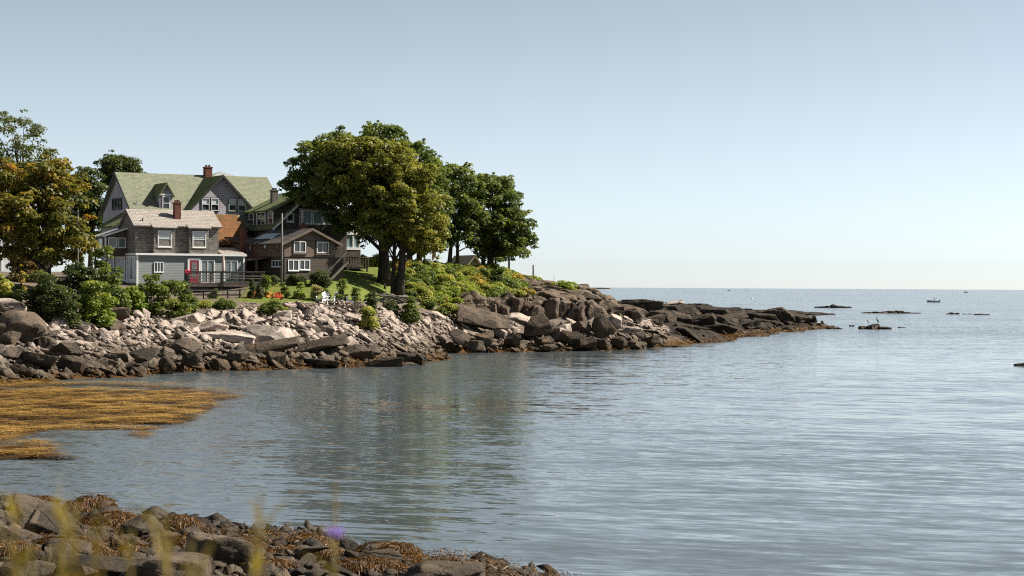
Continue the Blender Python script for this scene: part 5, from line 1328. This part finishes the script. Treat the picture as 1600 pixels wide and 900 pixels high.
for k in range(46):
    x0 = r_.uniform(-2.4, 1.9); ln = r_.uniform(.8, 2.4); hgt = max(0, .85 * (1 - abs(x0 - .4) / 2.2)); a = r_.gauss(0, .35); z0 = r_.uniform(0, .15 + hgt)
    MB().tube([(x0 - ln / 2 * math.cos(a), r_.uniform(-.5, .5), z0 - ln / 2 * math.sin(a) * .5 + .02), (x0, r_.uniform(-.5, .5), z0 + r_.uniform(-.1, .15)), (x0 + ln / 2 * math.cos(a), r_.uniform(-.5, .5), z0 + ln / 2 * math.sin(a) * .5)], [r_.uniform(.04, .09), .06, .02], 6).build('branch', M['driftwood'], dp, True)
st_ = MB().tube([(0, 0, -.3), (.03, 0, .25), (-.12, .02, .75)], [.16, .12, .03], 7).build('tree_stump', M['bark'], None, True, 0, P(601, 451, 181.5)); tag(st_, 'small dark broken stump left of the twin trunks', 'stump')

# ------------------------------------------------------------------ boats and birds
def motor_boat(label, x, y, name='motor_boat'):
    D = CH * F / (y - yhor(x)); o = empty(name, (XW(x, D), D, 0), R(184)); tag(o, label, 'boat')
    Ls, V, Fs = 6.0, [], []
    prof = ((0, 1.0, .75, -.1), (.25, 1.05, .75, -.2), (.55, 1.0, .82, -.2), (.8, .65, .95, -.1), (1.0, .03, 1.1, .25))
    for t, w_, top_, bot in prof:
        xx = t * Ls - 3; V += [(xx, -w_, top_), (xx, -w_ * .75, bot), (xx, w_ * .75, bot), (xx, w_, top_)]
    for k in range(4):
        for j in range(3): Fs.append((k * 4 + j, k * 4 + j + 1, k * 4 + 5 + j, k * 4 + 4 + j))
        Fs.append((k * 4 + 3, k * 4, k * 4 + 4, k * 4 + 7))
    Fs += [(0, 1, 2, 3), (16, 17, 18, 19)]
    MB().add(V, Fs).build('hull', M['hull'], o)
    m = MB()
    for k in range(4):
        a, b = prof[k], prof[k + 1]
        for s_ in (-1, 1):
            m.add([(a[0] * 6 - 3, s_ * a[1] * .93, .42), (b[0] * 6 - 3, s_ * b[1] * .93 + s_ * .01, .5), (b[0] * 6 - 3, s_ * b[1] * .8 + s_ * .01, b[3] + .02), (a[0] * 6 - 3, s_ * (a[1] * .8), a[3] + .02)], [(0, 1, 2, 3)])
    m.build('boot_stripe', M['hull_dark'], o)
    MB().box(-1.2, -.3, -.4, .4, .75, 1.55).build('console', M['hull'], o)
    MB().slab([(-.35, -.45, 1.5), (-.35, .45, 1.5), (-.75, .4, 2.0), (-.75, -.4, 2.0)], .03).build('windshield', M['glass'], o)
    MB().box(-1.6, -.4, -.6, .6, 2.25, 2.32).build('canopy', M['hull'], o)
    for (a, b) in ((-1.5, -.5), (-1.5, .5), (-.5, -.5), (-.5, .5)): MB().tube([(a, b, .7), (a, b, 2.26)], .03, 6).build('canopy_post', M['metal'], o)
    MB().box(-3.35, -2.95, -.2, .2, .2, 1.25).build('outboard_motor', M['dark_trim'], o)
    return o
motor_boat('small white motor boat crossing the bay', 1458, 472.3)
def far_boat(label, x, D, sc):
    o = empty('fishing_boat', (XW(x, D), D, 0)); tag(o, label, 'boat'); o.scale = (sc, sc, sc)
    MB().prism([(-4, .9), (-3.7, -.2), (3.2, -.2), (4.5, 1.3)], 'y', -1.1, 1.1).build('hull', M['hull_dark'], o)
    MB().box(-1.5, 1.2, -.8, .8, 1.0, 2.6).build('cabin', M['hull'], o); MB().tube([(-.6, 0, 2.6), (-.6, 0, 5.0)], .06, 6).build('mast', M['metal'], o)
far_boat('tiny boat on the horizon beyond the motor boat', 1509, 3600, 1.0)
far_boat('tiny dark boat on the horizon above the back reef', 1139, 4200, .9)
def sail_boat(label, x, D, ytop):
    o = empty('sailing_boat', (XW(x, D), D, 0)); tag(o, label, 'boat'); H = ZW(x, ytop, D)
    MB().prism([(-3.4, .8), (-2.9, -.2), (2.6, -.2), (3.9, 1.0)], 'y', -1.0, 1.0).build('hull', M['hull'], o)
    MB().box(-1.0, 1.2, -.6, .6, .85, 1.3).build('cabin', M['hull'], o); MB().tube([(.3, 0, .8), (.3, 0, H)], .06, 6).build('mast', M['metal'], o); MB().tube([(.3, 0, 1.9), (-3.0, 0, 1.9)], .06, 6).build('boom', M['metal'], o)
    MB().tube([(-2.9, 0, 2.05), (-1, 0, 2.12), (.2, 0, 2.15)], [.06, .12, .1], 8).build('furled_sail', M['cloth'], o)
    MB().tube([(.3, 0, H), (3.8, 0, 1.0)], .02, 4).build('stay', M['metal'], o)
sail_boat('moored sailing boat whose mast shows behind the headland', 864, 600, 430)
sail_boat('tiny sailing boat on the horizon with bare mast', 1167, 4200, 438)
def bird(label, x, y, D, yaw, H=.75):
    p = P(x, y, D); m = MB()
    m.tube([(-.28, 0, .10), (-.16, 0, .26), (-.02, 0, .40), (.08, 0, .54), (.10, 0, .66), (.14, 0, .74), (.19, 0, .76), (.30, 0, .75)], [.02, .075, .115, .085, .045, .045, .042, .008], 9)
    o = m.build('cormorant', M['bird'], None, True, 0, p); o.scale = (H / .75,) * 3; o.rotation_euler = (0, 0, yaw); tag(o, label, 'bird')
    for s_ in (-1, 1): MB().tube([(-.05, s_ * .05, .28), (-.03, s_ * .05, -.04), (.06, s_ * .06, -.05)], [.03, .02, .015], 5).build('leg', M['bird'], o)
    return o
Db = CH * F / (514 - yhor(1364.5))
bird('dark sea bird standing low on the rounded brown rock', 1356, 505.5, Db, R(170), .5)
bird('taller dark sea bird with neck raised on the rounded brown rock', 1371, 505, Db, R(160), .8)
bu = MB().tube([(0, 0, -.2), (0, 0, .25), (0, 0, .6), (0, 0, .9)], [.3, .42, .35, .05], 10).build('buoy', M['hull'], None, True, 0, W(1175, 467.5)); tag(bu, 'small white buoy floating beyond the back reef', 'buoy')
gu = MB().tube([(-.3, 0, .5), (-.1, 0, .42), (.12, 0, .42), (.22, 0, .52), (.28, 0, .6), (.42, 0, .58)], [.02, .11, .11, .06, .06, .01], 8).build('gull', M['hull'], None, True, 0, P(1021, 471, 418)); tag(gu, 'white gull sitting on the dark block of the back reef', 'bird')
MB().tube([(0, 0, .42), (0, 0, -.3)], .025, 5).build('leg', M['bird'], gu)

# ------------------------------------------------------------------ tall stalks close to the camera
def stalk(label, x, ytop, D, seed, kind='grass', lean=0.0, n=1):
    r = random.Random(seed); X = XW(x, D); zb = nz(X, D) - .05; zt = ZW(x, ytop, D); H = zt - zb
    o = empty('tall_plant', (X, D, zb)); tag(o, label, 'plant', 'tall plants beside the camera')
    MB().tube([(-lean, 0, 0), (-lean * .4, .01, H * .55), (0, 0, H)], [.007, .005, .002], 6).build('stem', M['leafstem'], o)
    rg = np.random.default_rng(seed); m = 36 if kind == 'grass' else 24
    t = rg.uniform(.78, 1.0, m) if kind == 'grass' else rg.uniform(.45, .97, m)
    C = np.column_stack([-lean * (1 - t) ** 1.5, np.zeros(m), t * H]); a = rg.uniform(0, 6.28, m)
    d_ = np.column_stack([np.cos(a) * .5, np.sin(a) * .5, np.full(m, .9)]); d_ /= np.linalg.norm(d_, axis=1)[:, None]
    ribbons('leaves' if kind != 'grass' else 'seed_head', C, d_, rg.uniform(.025, .06, m) * (1.4 if kind != 'grass' else 1), rg.uniform(.004, .010, m), M['dry_grass'], rg.uniform(.2, 1, m), 3, .3, parent=o, flat=False, seed=seed)
    if kind == 'flower':
        mb = MB()
        for k in range(14):
            g_ = k * 2.399; q = .008 * math.sqrt(k / 14); mb.tube([(q * math.cos(g_), q * math.sin(g_), H - .085), (q * 1.7 * math.cos(g_), q * 1.7 * math.sin(g_), H - .075)], [.004, .0015], 5)
        mb.build('petals', M['flower'], o)
    return o
stalk('ochre grass stalk leaning at the far left of the near shore', 26, 800, 2.5, 1, 'grass', .05)
stalk('ochre grass stalk beside another thin one near the left', 118, 792, 2.4, 2, 'grass', .06)
stalk('thin ochre grass stalk left of its thicker neighbour', 100, 790, 2.7, 3, 'grass', .03)
stalk('olive leafy stalk over the large holed boulder', 262, 784, 2.6, 4, 'leafy', .0)
stalk('short olive stalk left of the leafy stalk', 208, 825, 2.3, 5, 'leafy', .05)
stalk('tall yellow green stalk over the streaked rock', 409, 768, 2.5, 6, 'leafy', -.02)
stalk('short yellow green stalk right below the tall one', 398, 830, 2.3, 7, 'leafy', .02)
stalk('stalk with one violet flower over the low dark rock', 525, 748, 2.9, 8, 'flower', .0)
stalk('short olive stalk beside the leafy stalk', 300, 845, 2.2, 9, 'leafy', -.04)
stalk('short dry stalk at the lower left corner', 50, 850, 2.2, 10, 'leafy', -.05)
stalk('short dry stalk between the two ochre grasses', 150, 840, 2.4, 11, 'grass', .04)
